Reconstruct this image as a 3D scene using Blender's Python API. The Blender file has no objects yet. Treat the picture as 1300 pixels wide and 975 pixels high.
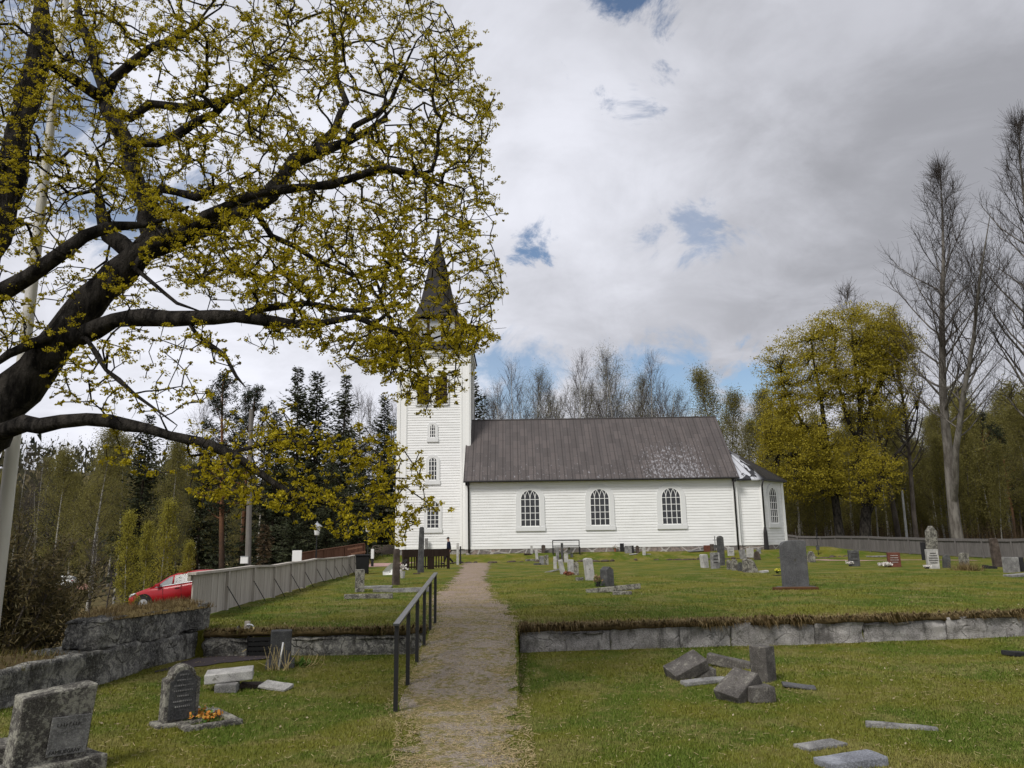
import bpy, bmesh, math, random
import numpy as np
from mathutils import Vector, Matrix, noise as mnoise
R_ = math.radians
sc = bpy.context.scene
COL = sc.collection
PI = math.pi

# ------------------------------------------------------------------ camera, sky, sun, exposure
FPX = 976.0                                   # focal length in pixels of a 1300 px wide frame
TH = math.atan(202.5 / 976.0); RO = R_(0.86)
Fv = np.array([0, math.cos(TH), math.sin(TH)]); R0 = np.array([1., 0, 0]); U0 = np.array([0, -math.sin(TH), math.cos(TH)])
Rv = math.cos(RO) * R0 - math.sin(RO) * U0; Uv = math.sin(RO) * R0 + math.cos(RO) * U0
EYE = np.array([0, 0, 1.6])
cam = bpy.data.objects.new('camera', bpy.data.cameras.new('camera')); COL.objects.link(cam)
cam.data.sensor_width = 36; cam.data.lens = 36 * FPX / 1300; cam.data.clip_end = 6000; cam.data.clip_start = .05
m = Matrix.Identity(4)
for i in range(3):
    m[i][0] = Rv[i]; m[i][1] = Uv[i]; m[i][2] = -Fv[i]; m[i][3] = EYE[i]
cam.matrix_world = m
sc.camera = cam

SUN_EL, SUN_AZ = R_(47), R_(218)              # azimuth clockwise from north (+Y): behind the camera, to its left
SUN_STRENGTH, SKY_STRENGTH, EXPOSURE = 2.6, 0.10, 0.26
CLOUD_GAIN = .94
sd = bpy.data.lights.new('sun', 'SUN'); sd.energy = SUN_STRENGTH; sd.angle = R_(17); sd.color = (1, .965, .91)
so = bpy.data.objects.new('sun', sd); COL.objects.link(so)
tosun = Vector((math.sin(SUN_AZ) * math.cos(SUN_EL), math.cos(SUN_AZ) * math.cos(SUN_EL), math.sin(SUN_EL)))
so.rotation_euler = tosun.to_track_quat('Z', 'Y').to_euler()
sc.view_settings.view_transform = 'Standard'; sc.view_settings.look = 'None'
sc.view_settings.exposure = EXPOSURE; sc.view_settings.gamma = 1

def ray(px, py): return Fv + Rv * (px - 650) / FPX - Uv * (py - 487.5) / FPX
def A(px, py, Y):
    d = ray(px, py); return EYE + d * Y / d[1]

class NT:
    """tiny node-tree helper"""
    def __init__(s, tree): s.t = tree; s.n = tree.nodes; s.l = tree.links
    def node(s, typ, **kw):
        x = s.n.new(typ)
        for k, v in kw.items():
            if k == 'ins':
                for kk, vv in v.items():
                    if isinstance(vv, bpy.types.NodeSocket): s.l.new(vv, x.inputs[kk])
                    else: x.inputs[kk].default_value = vv
            else: setattr(x, k, v)
        return x
    def math(s, op, a, b=0.0, clamp=False):
        x = s.node('ShaderNodeMath', operation=op, use_clamp=clamp, ins={0: a, 1: b}); return x.outputs[0]
    def noise(s, vec, scale, detail=4, rough=.55, dist=0.0):
        x = s.node('ShaderNodeTexNoise', ins={'Scale': scale, 'Detail': detail, 'Roughness': rough, 'Distortion': dist})
        if vec is not None: s.l.new(vec, x.inputs['Vector'])
        return x.outputs[0]
    def ramp(s, fac, stops, interp='LINEAR'):
        x = s.node('ShaderNodeValToRGB'); e = x.color_ramp.elements; x.color_ramp.interpolation = interp
        while len(e) < len(stops): e.new(.5)
        for el, (p, c) in zip(e, stops):
            el.position = p; el.color = (*c, 1) if len(c) == 3 else c
        s.l.new(fac, x.inputs[0]); return x.outputs[0]
    def maprange(s, v, a, b, c=0, d=1, smooth=True):
        x = s.node('ShaderNodeMapRange', interpolation_type='SMOOTHSTEP' if smooth else 'LINEAR', ins={0: v, 1: a, 2: b, 3: c, 4: d}); return x.outputs[0]
    def mix(s, fac, a, b):
        x = s.node('ShaderNodeMix', data_type='RGBA')
        for i, v in ((0, fac), (6, a), (7, b)):
            if isinstance(v, bpy.types.NodeSocket): s.l.new(v, x.inputs[i])
            else: x.inputs[i].default_value = (*v, 1) if isinstance(v, tuple) and len(v) == 3 else v
        return x.outputs[2]

W = bpy.data.worlds.new('World'); sc.world = W; W.use_nodes = True
W.node_tree.nodes.clear()
w = NT(W.node_tree)
tc = w.node('ShaderNodeTexCoord').outputs['Generated']
sky = w.node('ShaderNodeTexSky', sky_type='NISHITA', sun_disc=False, sun_elevation=SUN_EL, sun_rotation=SUN_AZ)
nrm = w.node('ShaderNodeVectorMath', operation='NORMALIZE', ins={0: tc}).outputs[0]
sx = w.node('ShaderNodeSeparateXYZ', ins={0: nrm}).outputs
zz = w.math('ADD', w.math('MAXIMUM', sx[2], 0.0), 0.22)
pl = w.node('ShaderNodeCombineXYZ', ins={0: w.math('DIVIDE', sx[0], zz), 1: w.math('DIVIDE', sx[1], zz), 2: 0.0}).outputs[0]   # cloud layer plane
n1 = w.noise(pl, 1.1, 6, .55, .3); n2 = w.noise(pl, 3.2, 6, .6, .4); n3 = w.noise(nrm, 9.0, 9, .66, .6)
def skyblob(px, py, rx, edge, wob=.06):
    d = ray(px, py); d = d / np.linalg.norm(d)
    dp = w.node('ShaderNodeVectorMath', operation='DISTANCE', ins={0: nrm, 1: tuple(d)}).outputs['Value']
    dp = w.math('ADD', dp, w.math('MULTIPLY', w.math('SUBTRACT', n3, .5), wob * 2))
    return w.maprange(dp, rx, rx + edge, 1.0, 0.0)
holes = None
for px, py, rx, ed, st, wob in ((800, -14, .012, .05, 1, .16), (806, 114, -.006, .035, .75, .12), (828, 102, -.010, .03, .6, .12), (682, 318, .002, .024, 1, .09), (884, 294, -.006, .055, .6, .16), (840, 300, -.02, .05, .5, .16), (655, 498, .02, .07, .9, .16),
                       (850, 492, .02, .07, 1, .14), (800, 505, .02, .06, .8, .12), (960, 476, .022, .04, 1, .12), (190, 215, .0, .09, .8, .25), (20, 80, .02, .10, .8, .25), (540, 560, .0, .08, .5, .14)):
    b = w.math('MULTIPLY', skyblob(px, py, rx, ed, wob), st)
    holes = b if holes is None else w.math('MAXIMUM', holes, b)
dens = w.math('ADD', w.math('MULTIPLY', n1, .6), w.math('MULTIPLY', n2, .4))
shade = w.maprange(dens, .38, .62, 0.0, 1.0)
darkr = w.math('MAXIMUM', skyblob(1120, 210, .12, .38, .16), w.math('MULTIPLY', skyblob(760, 410, .04, .2, .12), .55))
brite = w.math('MAXIMUM', skyblob(800, 250, .04, .24, .1), skyblob(330, 420, .2, .4, .1))
lum = w.math('ADD', w.math('ADD', w.math('MULTIPLY', shade, .20), .50), w.math('SUBTRACT', w.math('MULTIPLY', brite, .17), w.math('MULTIPLY', darkr, .16)))
cc = w.node('ShaderNodeVectorMath', operation='SCALE', ins={0: (.955, .97, 1.06), 3: w.math('MULTIPLY', lum, CLOUD_GAIN)}).outputs[0]
bgs = w.node('ShaderNodeBackground', ins={'Color': sky.outputs[0], 'Strength': SKY_STRENGTH})
bgc = w.node('ShaderNodeBackground', ins={'Color': cc, 'Strength': 1.0})
mx = w.node('ShaderNodeMixShader', ins={0: w.math('SUBTRACT', 1.0, holes), 1: bgs.outputs[0], 2: bgc.outputs[0]})
w.node('ShaderNodeOutputWorld', ins={0: mx.outputs[0]})

# ------------------------------------------------------------------ helpers
def tag(o, label=None, cat=None, group=None, kind=None):
    if label: o['label'] = label
    if cat: o['category'] = cat
    if group: o['group'] = group
    if kind: o['kind'] = kind
    return o
def empty(name, loc, rz=0, label=None, cat=None, group=None, scale=1):
    o = bpy.data.objects.new(name, None); COL.objects.link(o); o.location = Vector([float(v) for v in loc]); o.rotation_euler = (0, 0, rz)
    o.empty_display_size = .2; o.scale = (scale,) * 3
    return tag(o, label, cat, group)
def copy_tree(o, parent=None):
    c = o.copy(); COL.objects.link(c)
    if parent is not None: c.parent = parent
    for ch in list(o.children): copy_tree(ch, c)
    return c
class MB:
    """collects shapes for one mesh"""
    def __init__(s): s.v = []; s.f = []
    def add(s, vs, fs):
        o = len(s.v); s.v += [tuple(map(float, v)) for v in vs]; s.f += [tuple(i + o for i in f) for f in fs]
    def box(s, x0, x1, y0, y1, z0, z1, M=None):
        vs = [Vector(p) for p in ((x0, y0, z0), (x1, y0, z0), (x1, y1, z0), (x0, y1, z0), (x0, y0, z1), (x1, y0, z1), (x1, y1, z1), (x0, y1, z1))]
        if M is not None: vs = [M @ v for v in vs]
        s.add(vs, ((0, 3, 2, 1), (4, 5, 6, 7), (0, 1, 5, 4), (1, 2, 6, 5), (2, 3, 7, 6), (3, 0, 4, 7)))
    def tube(s, pts, rad, n=6, cap=True, rg=0):
        pts = [np.asarray(p, float) for p in pts]
        if not hasattr(rad, '__len__'): rad = [rad] * len(pts)
        o = len(s.v); k = len(pts); ref = None
        for i, p in enumerate(pts):
            t = pts[min(i + 1, k - 1)] - pts[max(i - 1, 0)]; t = t / (np.linalg.norm(t) + 1e-9)
            if ref is None: ref = np.array([1., 0, 0]) if abs(t[0]) < .8 else np.array([0, 1., 0])
            a = ref - t * (ref @ t); a /= np.linalg.norm(a) + 1e-9; ref = a; b = np.cross(t, a)
            for j in range(n):
                e = math.cos(2 * PI * j / n) * a + math.sin(2 * PI * j / n) * b; q = p + rad[i] * e; q = q + e * rad[i] * rg * (mnoise.noise(Vector(q) * 5) + .7 * mnoise.noise(Vector(q) * 14)) if rg else q; s.v.append((q[0], q[1], q[2]))
        for i in range(k - 1):
            for j in range(n):
                s.f.append((o + i * n + j, o + i * n + (j + 1) % n, o + (i + 1) * n + (j + 1) % n, o + (i + 1) * n + j))
        if cap and n > 3: s.f.append(tuple(o + j for j in reversed(range(n)))); s.f.append(tuple(o + (k - 1) * n + j for j in range(n)))
    def lathe(s, prof, c=(0, 0, 0), n=16):
        o = len(s.v)
        for r, z in prof:
            for j in range(n): s.v.append((c[0] + r * math.cos(2 * PI * j / n), c[1] + r * math.sin(2 * PI * j / n), c[2] + z))
        for i in range(len(prof) - 1):
            for j in range(n): s.f.append((o + i * n + j, o + i * n + (j + 1) % n, o + (i + 1) * n + (j + 1) % n, o + (i + 1) * n + j))
        s.f.append(tuple(o + j for j in reversed(range(n)))); s.f.append(tuple(o + (len(prof) - 1) * n + j for j in range(n)))
    def prism(s, outline, y0, y1, M=None):
        """outline (x,z) counter-clockwise seen from -y, extruded along y"""
        n = len(outline); vs = [Vector((x, y0, z)) for x, z in outline] + [Vector((x, y1, z)) for x, z in outline]
        if M is not None: vs = [M @ v for v in vs]
        fs = [tuple(range(n)), tuple(reversed(range(n, 2 * n)))] + [(i, i + n, (i + 1) % n + n, (i + 1) % n) for i in range(n)]
        s.add(vs, fs)
    def build(s, name, mat, parent=None, smooth=False, bevel=0, rough=0, cuts=0, seed=0, loc=None):
        me = bpy.data.meshes.new(name); me.from_pydata(s.v, [], s.f)
        if bevel or cuts or rough:
            bm = bmesh.new(); bm.from_mesh(me)
            bmesh.ops.recalc_face_normals(bm, faces=bm.faces)
            if cuts: bmesh.ops.subdivide_edges(bm, edges=bm.edges, cuts=cuts, use_grid_fill=True)
            if bevel:
                es = [e for e in bm.edges if len(e.link_faces) == 2 and e.calc_face_angle(0) > .5]
                bmesh.ops.bevel(bm, geom=es, offset=bevel, segments=2, affect='EDGES', profile=.6)
            if rough:
                bm.normal_update()
                for v in bm.verts:
                    q = v.co * 3.1 + Vector((seed * 7.3, seed * 3.1, seed))
                    d = mnoise.noise(q) * .6 + mnoise.noise(q * 2.9) * .4 + mnoise.noise(q * 8) * .15
                    v.co += v.normal * d * rough
            bm.to_mesh(me); bm.free()
        me.materials.append(mat)
        if smooth: me.polygons.foreach_set('use_smooth', [True] * len(me.polygons))
        o = bpy.data.objects.new(name, me); COL.objects.link(o)
        if parent is not None: o.parent = parent
        if loc is not None: o.location = loc
        return o
def fast_mesh(name, V, k, mat, parent=None, smooth=False):
    """V: (n*k,3) loose polygons of k corners"""
    V = np.asarray(V, np.float32).reshape(-1, 3); n = len(V) // k
    me = bpy.data.meshes.new(name); me.vertices.add(len(V)); me.vertices.foreach_set('co', V.ravel())
    me.loops.add(len(V)); me.loops.foreach_set('vertex_index', np.arange(len(V), dtype=np.int32))
    me.polygons.add(n); me.polygons.foreach_set('loop_start', np.arange(n, dtype=np.int32) * k); me.polygons.foreach_set('loop_total', np.full(n, k, np.int32))
    me.update(); me.validate(); me.materials.append(mat)
    o = bpy.data.objects.new(name, me); COL.objects.link(o)
    if parent is not None: o.parent = parent
    return o
def sstep(a, b, x):
    t = np.clip((np.asarray(x, float) - a) / (b - a), 0, 1); return t * t * (3 - 2 * t)

# ------------------------------------------------------------------ materials
def mat(name, build, rough=.9, spec=.2, disp=None):
    M = bpy.data.materials.new(name); M.use_nodes = True; t = NT(M.node_tree)
    bs = t.n['Principled BSDF']; bs.inputs['Roughness'].default_value = rough; bs.inputs['Specular IOR Level'].default_value = spec
    build(t, bs); return M
def setc(t, bs, c):
    if isinstance(c, tuple): bs.inputs['Base Color'].default_value = (*c, 1)
    else: t.l.new(c, bs.inputs['Base Color'])
def bump(t, bs, h, strength=.4, dist=.02):
    b = t.node('ShaderNodeBump', ins={'Strength': strength, 'Distance': dist, 'Height': h}); t.l.new(b.outputs[0], bs.inputs['Normal'])
def objco(t): return t.node('ShaderNodeTexCoord').outputs['Object']
def simple(name, c, rough=.6, spec=.3, var=.15, scale=6, metal=0, bumps=0):
    def f(t, bs):
        n = t.noise(objco(t), scale, 5)
        setc(t, bs, t.mix(n, tuple(x * (1 - var) for x in c), tuple(x * (1 + var) for x in c))); bs.inputs['Metallic'].default_value = metal
        if bumps: bump(t, bs, t.noise(objco(t), scale * 6, 5), .4, bumps)
    return mat(name, f, rough, spec)
def stone_mat(name, c, lichen=(.34, .34, .28), lich=.5, dark=.45, scale=5, bd=.012, cracks=0.):
    def f(t, bs):
        info = t.node('ShaderNodeObjectInfo').outputs['Random']
        off = t.node('ShaderNodeVectorMath', operation='ADD', ins={0: objco(t), 1: t.node('ShaderNodeCombineXYZ', ins={0: t.math('MULTIPLY', info, 37.0), 1: info, 2: info}).outputs[0]}).outputs[0]
        a = t.noise(off, scale, 6, .62); b = t.noise(off, scale * 2.6, 6, .65, .5); g = t.noise(off, scale * 16, 3, .7)
        col = t.mix(t.maprange(a, .35, .68), tuple(x * dark for x in c), c)
        col = t.mix(t.math('MULTIPLY', t.maprange(g, .42, .66), .45), col, tuple(x * 1.5 for x in c))
        q = t.math('ADD', t.math('MULTIPLY', t.noise(off, scale * 5.5, 7, .75, .3), .65), t.math('MULTIPLY', a, .35))
        col = t.mix(t.math('MULTIPLY', t.maprange(q, .60 - .12 * lich, .68 - .12 * lich), .7), col, lichen)
        col = t.mix(t.math('MULTIPLY', t.maprange(b, .58, .70), .6), col, (.05, .045, .022))
        hgt = t.math('ADD', t.math('MULTIPLY', b, .5), g)
        if cracks:
            cv = t.node('ShaderNodeVectorMath', operation='ADD', ins={0: off, 1: t.node('ShaderNodeVectorMath', operation='SCALE', ins={0: t.node('ShaderNodeTexNoise', ins={'Vector': off, 'Scale': 4.0, 'Detail': 5.0}).outputs[1], 3: .35}).outputs[0]}).outputs[0]
            ed = t.node('ShaderNodeTexVoronoi', feature='DISTANCE_TO_EDGE', ins={'Vector': cv, 'Scale': 2.6}).outputs[0]
            ck = t.math('MULTIPLY', t.maprange(ed, .0, .035, 1, 0), t.maprange(a, .45, .6)); col = t.mix(t.math('MULTIPLY', ck, cracks), col, (.03, .028, .024)); hgt = t.math('SUBTRACT', hgt, ck)
            st = t.noise(t.node('ShaderNodeMapping', ins={0: off, 3: (1, 1, .22)}).outputs[0], 4.5, 6, .7, .3); col = t.mix(t.math('MULTIPLY', t.maprange(st, .52, .66), .62), col, (.035, .032, .026))
        setc(t, bs, col); bump(t, bs, hgt, .7, bd)
    return mat(name, f, .92, .15)
GRASS_G, GRASS_G2, GRASS_D = (.078, .116, .010), (.150, .146, .018), (.24, .20, .072)
def ground_cols(t, vec):
    """patchy spring lawn: green, olive and last year's dry grass"""
    a = t.noise(vec, .55, 5, .6, .4); b = t.noise(vec, 1.25, 6, .68, .5); c = t.noise(vec, 11., 4, .7)
    col = t.mix(t.maprange(a, .42, .58), GRASS_G, GRASS_G2)
    dry = t.math('ADD', t.math('MULTIPLY', b, .72), t.math('MULTIPLY', c, .28))
    return t.mix(t.math('MULTIPLY', t.maprange(dry, .475, .60), .66), col, GRASS_D), a, b, c
def m_lawn(t, bs):
    g = t.node('ShaderNodeNewGeometry').outputs['Position']
    col, a, b, c = ground_cols(t, g)
    s = t.node('ShaderNodeSeparateXYZ', ins={0: g}).outputs
    # rough meadow of dry grass outside the churchyard, forest floor far behind
    wild = t.math('MAXIMUM', t.maprange(t.math('ADD', s[0], t.math('MULTIPLY', s[1], .083)), -5.2, -6.6), t.maprange(s[1], 62., 70.))
    meadow = t.mix(t.maprange(b, .4, .65), (.085, .070, .030), (.19, .145, .068))
    col = t.mix(wild, col, meadow)
    fine = t.noise(g, 60., 3, .7)
    col = t.mix(t.maprange(fine, .35, .7), t.mix(.35, col, (.02, .022, .006)), col)
    setc(t, bs, col); bump(t, bs, t.math('ADD', fine, t.math('MULTIPLY', c, 1.5)), .8, .03)
def m_blade(t, bs):
    g = t.node('ShaderNodeNewGeometry'); col, a, b, c = ground_cols(t, g.outputs['Position'])
    r = g.outputs['Random Per Island']
    col = t.mix(t.maprange(r, .76, .86, 0, 1, False), col, GRASS_D)
    col = t.mix(t.math('MULTIPLY', t.maprange(r, .0, .7, 0, 1, False), .45), col, (.10, .138, .018))
    setc(t, bs, col)
def m_gravel(t, bs):
    g = t.node('ShaderNodeNewGeometry').outputs['Position']
    s = t.node('ShaderNodeSeparateXYZ', ins={0: g}).outputs
    v = t.node('ShaderNodeTexVoronoi', ins={'Vector': g, 'Scale': 46.0}); b = t.noise(g, 1.6, 5, .65, .4); c = t.noise(g, 14., 4, .7)
    far = t.maprange(s[1], 10., 24.)
    base = t.mix(far, (.30, .255, .205), (.35, .265, .225))
    col = t.mix(t.math('MULTIPLY', v.outputs['Color'], .6), base, (.12, .10, .085))
    col = t.mix(t.math('MULTIPLY', t.maprange(t.math('ADD', t.math('MULTIPLY', b, .55), t.math('MULTIPLY', c, .45)), .45, .55), t.math('SUBTRACT', .9, t.math('MULTIPLY', far, .45))), col, t.mix(t.maprange(c, .4, .6), (.27, .20, .085), (.13, .12, .035)))
    setc(t, bs, col); bump(t, bs, t.math('ADD', v.outputs['Distance'], c), .8, .02)
def leafmat(name, cols, trans=.35, rough=.6):
    M = bpy.data.materials.new(name); M.use_nodes = True; t = NT(M.node_tree); bs = t.n['Principled BSDF']
    r = t.node('ShaderNodeNewGeometry').outputs['Random Per Island']
    col = t.ramp(r, [(i / max(1, len(cols) - 1), c) for i, c in enumerate(cols)])
    setc(t, bs, col); bs.inputs['Roughness'].default_value = rough; bs.inputs['Specular IOR Level'].default_value = .15
    tr = t.node('ShaderNodeBsdfTranslucent', ins={0: col})
    mxs = t.node('ShaderNodeMixShader', ins={0: trans, 1: bs.outputs[0], 2: tr.outputs[0]})
    t.l.new(mxs.outputs[0], t.n['Material Output'].inputs[0]); return M
def m_bark(c1, c2, sc_=6, stretch=.25):
    def f(t, bs):
        mp = t.node('ShaderNodeMapping', ins={0: objco(t), 3: (1, 1, stretch)}).outputs[0]
        n = t.noise(mp, sc_, 6, .65); h = t.noise(mp, sc_ * 3, 5, .7)
        setc(t, bs, t.mix(t.maprange(n, .36, .66), c1, c2)); g = t.noise(objco(t), 22, 6, .7)
        setc(t, bs, t.mix(t.math('MULTIPLY', t.maprange(g, .60, .70), .55), t.mix(t.maprange(n, .36, .66), c1, c2), tuple(x * 2.2 for x in c2)))
        bump(t, bs, t.math('ADD', t.math('ADD', n, h), t.math('MULTIPLY', g, .6)), 1.0, .06)
    return f
def m_birchbark(t, bs):
    mp = t.node('ShaderNodeMapping', ins={0: objco(t), 3: (1, 1, 3.5)}).outputs[0]
    n = t.noise(mp, 2.2, 5, .7); setc(t, bs, t.mix(t.maprange(n, .54, .60), (.36, .345, .31), (.05, .045, .04)))
def m_pinebark(t, bs):
    z = t.node('ShaderNodeSeparateXYZ', ins={0: objco(t)}).outputs[2]; n = t.noise(objco(t), 4, 5)
    setc(t, bs, t.mix(t.maprange(t.math('ADD', z, t.math('MULTIPLY', n, 3)), 4., 9.), t.mix(n, (.05, .038, .03), (.13, .085, .06)), t.mix(n, (.13, .06, .03), (.24, .12, .065))))
M = {}
M['lawn'] = mat('lawn', m_lawn, .95, .1); M['blade'] = mat('grass_blade', m_blade, .7, .2); M['gravel'] = mat('gravel', m_gravel, .95, .1)
M['darkgravel'] = simple('dark_gravel', (.06, .05, .052), .95, .1, .4, 30, 0, .02)
M['pink'] = simple('pink_gravel', (.36, .235, .21), .95, .1, .15, 9)
M['straw'] = leafmat('straw', [(.36, .28, .15), (.46, .37, .21), (.27, .20, .10), (.40, .31, .17)], .2)
M['dry'] = leafmat('dry_grass', [(.10, .065, .028), (.20, .145, .065), (.28, .21, .10), (.13, .085, .035)], .2)
M['mossy'] = leafmat('moss_tuft', [(.085, .055, .025), (.14, .10, .035), (.105, .115, .02), (.07, .04, .02)], .15)
M['granite'] = stone_mat('granite_light', (.41, .39, .37), (.50, .49, .46), .45, .5, 4, .06, .38)
M['granite_dark'] = stone_mat('granite_lichen', (.19, .185, .172), (.40, .39, .34), .9, .2, 2.6, .04, .8)
M['st_grey'] = stone_mat('stone_grey', (.235, .23, .225), (.36, .36, .32), .55)
M['st_light'] = stone_mat('stone_light', (.42, .41, .39), (.5, .49, .46), .4, .6)
M['st_dark'] = stone_mat('stone_dark', (.085, .085, .085), (.20, .20, .17), .35)
M['st_black'] = stone_mat('stone_black', (.028, .028, .03), (.06, .06, .06), .1, .6)
M['st_red'] = stone_mat('stone_red', (.135, .052, .036), (.2, .11, .09), .2, .6)
M['st_brown'] = stone_mat('stone_brown', (.085, .066, .055), (.18, .16, .13), .4)
M['st_fall'] = stone_mat('stone_fallen', (.125, .115, .106), (.27, .26, .22), .6, .45, 6, .02)
M['st_lichen'] = stone_mat('stone_lichen', (.135, .125, .112), (.36, .35, .29), 1.0, .35, 6, .018)
M['st_big'] = stone_mat('stone_charcoal', (.105, .105, .108), (.14, .14, .14), .3, .65, 3)
M['st_blue'] = stone_mat('stone_wet', (.24, .25, .28), (.33, .34, .37), .5, .5)
M['rust'] = simple('rust', (.085, .042, .02), .9, .1, .5, 9)
M['engrave'] = simple('engraving', (.045, .043, .04), .9, .1)
M['paintwhite'] = simple('paint_white', (.78, .78, .76), .5, .3, .03)
def m_board(t, bs):
    g = objco(t); mp = t.node('ShaderNodeMapping', ins={0: g, 3: (.35, .35, 5.2)}).outputs[0]
    n = t.noise(mp, 2.0, 4, .6); d = t.noise(g, .7, 5, .6)
    c = t.mix(t.maprange(n, .3, .7), (.70, .70, .685), (.80, .80, .79)); c = t.mix(t.math('MULTIPLY', t.maprange(d, .55, .75), .35), c, (.62, .61, .58)); z = t.node('ShaderNodeSeparateXYZ', ins={0: g}).outputs[2]; c = t.mix(t.math('MULTIPLY', t.maprange(t.math('ADD', z, t.math('MULTIPLY', d, .8)), 2.1, 1.5), .35), c, (.50, .49, .42))
    st = t.noise(t.node('ShaderNodeMapping', ins={0: g, 3: (2.2, 2.2, .12)}).outputs[0], 1.6, 5, .7); c = t.mix(t.math('MULTIPLY', t.maprange(st, .58, .72), .22), c, (.55, .545, .51)); setc(t, bs, c)
M['board'] = mat('white_boards', m_board, .6, .25)
M['casing'] = simple('casing_paint', (.65, .655, .65), .6, .25, .05)
M['glass'] = mat('window_glass', lambda t, bs: setc(t, bs, t.mix(t.noise(objco(t), 2.5, 3), (.012, .013, .015), (.05, .052, .055))), .12, .5)
def m_found(t, bs):
    g = objco(t); mp = t.node('ShaderNodeMapping', ins={0: g, 2: (PI / 2, 0, 0)}).outputs[0]
    v = t.node('ShaderNodeTexVoronoi', ins={'Vector': t.node('ShaderNodeMapping', ins={0: g, 3: (1, 1, 1.6)}).outputs[0], 'Scale': 1.15, 'Randomness': .9})
    e = t.node('ShaderNodeTexVoronoi', feature='DISTANCE_TO_EDGE', ins={'Vector': t.node('ShaderNodeMapping', ins={0: g, 3: (1, 1, 1.6)}).outputs[0], 'Scale': 1.15, 'Randomness': .9}).outputs[0]
    n = t.noise(g, 6, 5, .65)
    hue = t.node('ShaderNodeSeparateXYZ', ins={0: v.outputs['Color']}).outputs[0]
    c = t.mix(hue, (.15, .14, .135), (.30, .235, .205)); c = t.mix(t.maprange(n, .4, .7), c, (.10, .097, .09))
    c = t.mix(t.maprange(e, .03, .06, 1, 0), c, (.37, .35, .33)); setc(t, bs, c)
M['found'] = mat('foundation_stone', m_found, .9, .15)
def m_roof(t, bs):
    g = objco(t); s = t.node('ShaderNodeSeparateXYZ', ins={0: g}).outputs
    uv = t.node('ShaderNodeCombineXYZ', ins={0: t.math('MULTIPLY', s[1], 1.39), 1: s[0], 2: 0.0}).outputs[0]
    br = t.node('ShaderNodeTexBrick', offset=.5, ins={'Vector': uv, 'Color1': (.056, .046, .043, 1), 'Color2': (.092, .075, .070, 1), 'Mortar': (.026, .022, .023, 1), 'Scale': 1.0, 'Mortar Size': .016, 'Bias': 0.0, 'Brick Width': .95, 'Row Height': .53})
    n = t.noise(uv, 1.3, 4, .5); c = t.mix(t.math('MULTIPLY', n, .55), br.outputs[0], (.095, .085, .082))
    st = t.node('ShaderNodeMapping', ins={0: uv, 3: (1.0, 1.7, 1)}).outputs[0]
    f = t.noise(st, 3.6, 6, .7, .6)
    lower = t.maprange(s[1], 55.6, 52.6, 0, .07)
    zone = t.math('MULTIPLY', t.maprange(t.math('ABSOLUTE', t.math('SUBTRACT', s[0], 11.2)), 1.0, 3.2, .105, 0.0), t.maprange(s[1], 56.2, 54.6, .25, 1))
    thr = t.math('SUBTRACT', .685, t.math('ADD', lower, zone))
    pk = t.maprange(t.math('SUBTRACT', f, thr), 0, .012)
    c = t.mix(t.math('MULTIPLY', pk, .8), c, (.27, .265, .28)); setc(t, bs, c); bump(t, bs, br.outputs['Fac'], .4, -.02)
M['roof'] = mat('roof_metal', m_roof, .55, .35)
M['roofdark'] = simple('roof_dark', (.045, .039, .037), .5, .4, .3, 3)
def m_aroof(t, bs):
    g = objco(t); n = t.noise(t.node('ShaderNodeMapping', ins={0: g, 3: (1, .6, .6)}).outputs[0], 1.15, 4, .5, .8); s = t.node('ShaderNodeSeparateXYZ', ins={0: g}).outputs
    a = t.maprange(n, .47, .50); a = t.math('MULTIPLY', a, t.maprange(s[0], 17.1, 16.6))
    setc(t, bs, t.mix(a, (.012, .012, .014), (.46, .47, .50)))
M['aroof'] = mat('chancel_roof_metal', m_aroof, .4, .4)
M['shingle'] = simple('spire_shingle', (.030, .027, .026), .8, .2, .35, 5)
M['black'] = simple('black_metal', (.012, .012, .013), .45, .4, .2)
M['pipe'] = simple('pipe_black', (.018, .016, .016), .5, .3, .2)
def m_wood(c1, c2):
    def f(t, bs):
        g = objco(t); mp = t.node('ShaderNodeMapping', ins={0: g, 3: (9, 9, .6)}).outputs[0]
        r = t.node('ShaderNodeNewGeometry').outputs['Random Per Island']
        n = t.noise(mp, 3, 5, .65); setc(t, bs, t.mix(t.math('ADD', t.math('MULTIPLY', t.maprange(n, .3, .7), .6), t.math('MULTIPLY', r, .4)), c1, c2))
    return f
M['fence'] = mat('weathered_boards', m_wood((.30, .27, .235), (.50, .46, .41)), .85, .15)
M['fence_dk'] = mat('old_dark_boards', m_wood((.085, .078, .075), (.17, .158, .152)), .9, .1)
M['fence_br'] = mat('red_brown_boards', m_wood((.10, .050, .032), (.19, .10, .065)), .9, .1)
M['wood_dk'] = mat('tarred_wood', m_wood((.022, .015, .012), (.055, .038, .03)), .9, .1)
M['wood_st'] = mat('step_wood', m_wood((.13, .105, .085), (.24, .20, .17)), .9, .1)
M['pole'] = mat('pole_wood', m_wood((.10, .09, .08), (.22, .205, .19)), .9, .1)
M['white'] = simple('white_enamel', (.72, .72, .70), .4, .4, .05)
M['palepole'] = simple('pole_paint', (.62, .60, .55), .5, .3, .12, 4)
M['greymetal'] = simple('galvanised', (.33, .34, .35), .45, .4, .15)
M['red'] = simple('car_paint', (.30, .008, .014), .25, .5, .08)
M['carglass'] = simple('car_glass', (.03, .034, .038), .15, .35, .2)
M['sidepane'] = simple('car_side_glass', (.13, .145, .15), .15, .35, .15)
M['rubber'] = simple('rubber', (.014, .014, .014), .8, .2)
M['chrome'] = simple('bright_trim', (.55, .56, .58), .25, .5, .05)
M['hose'] = simple('hose', (.45, .36, .17), .5, .3)
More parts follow.
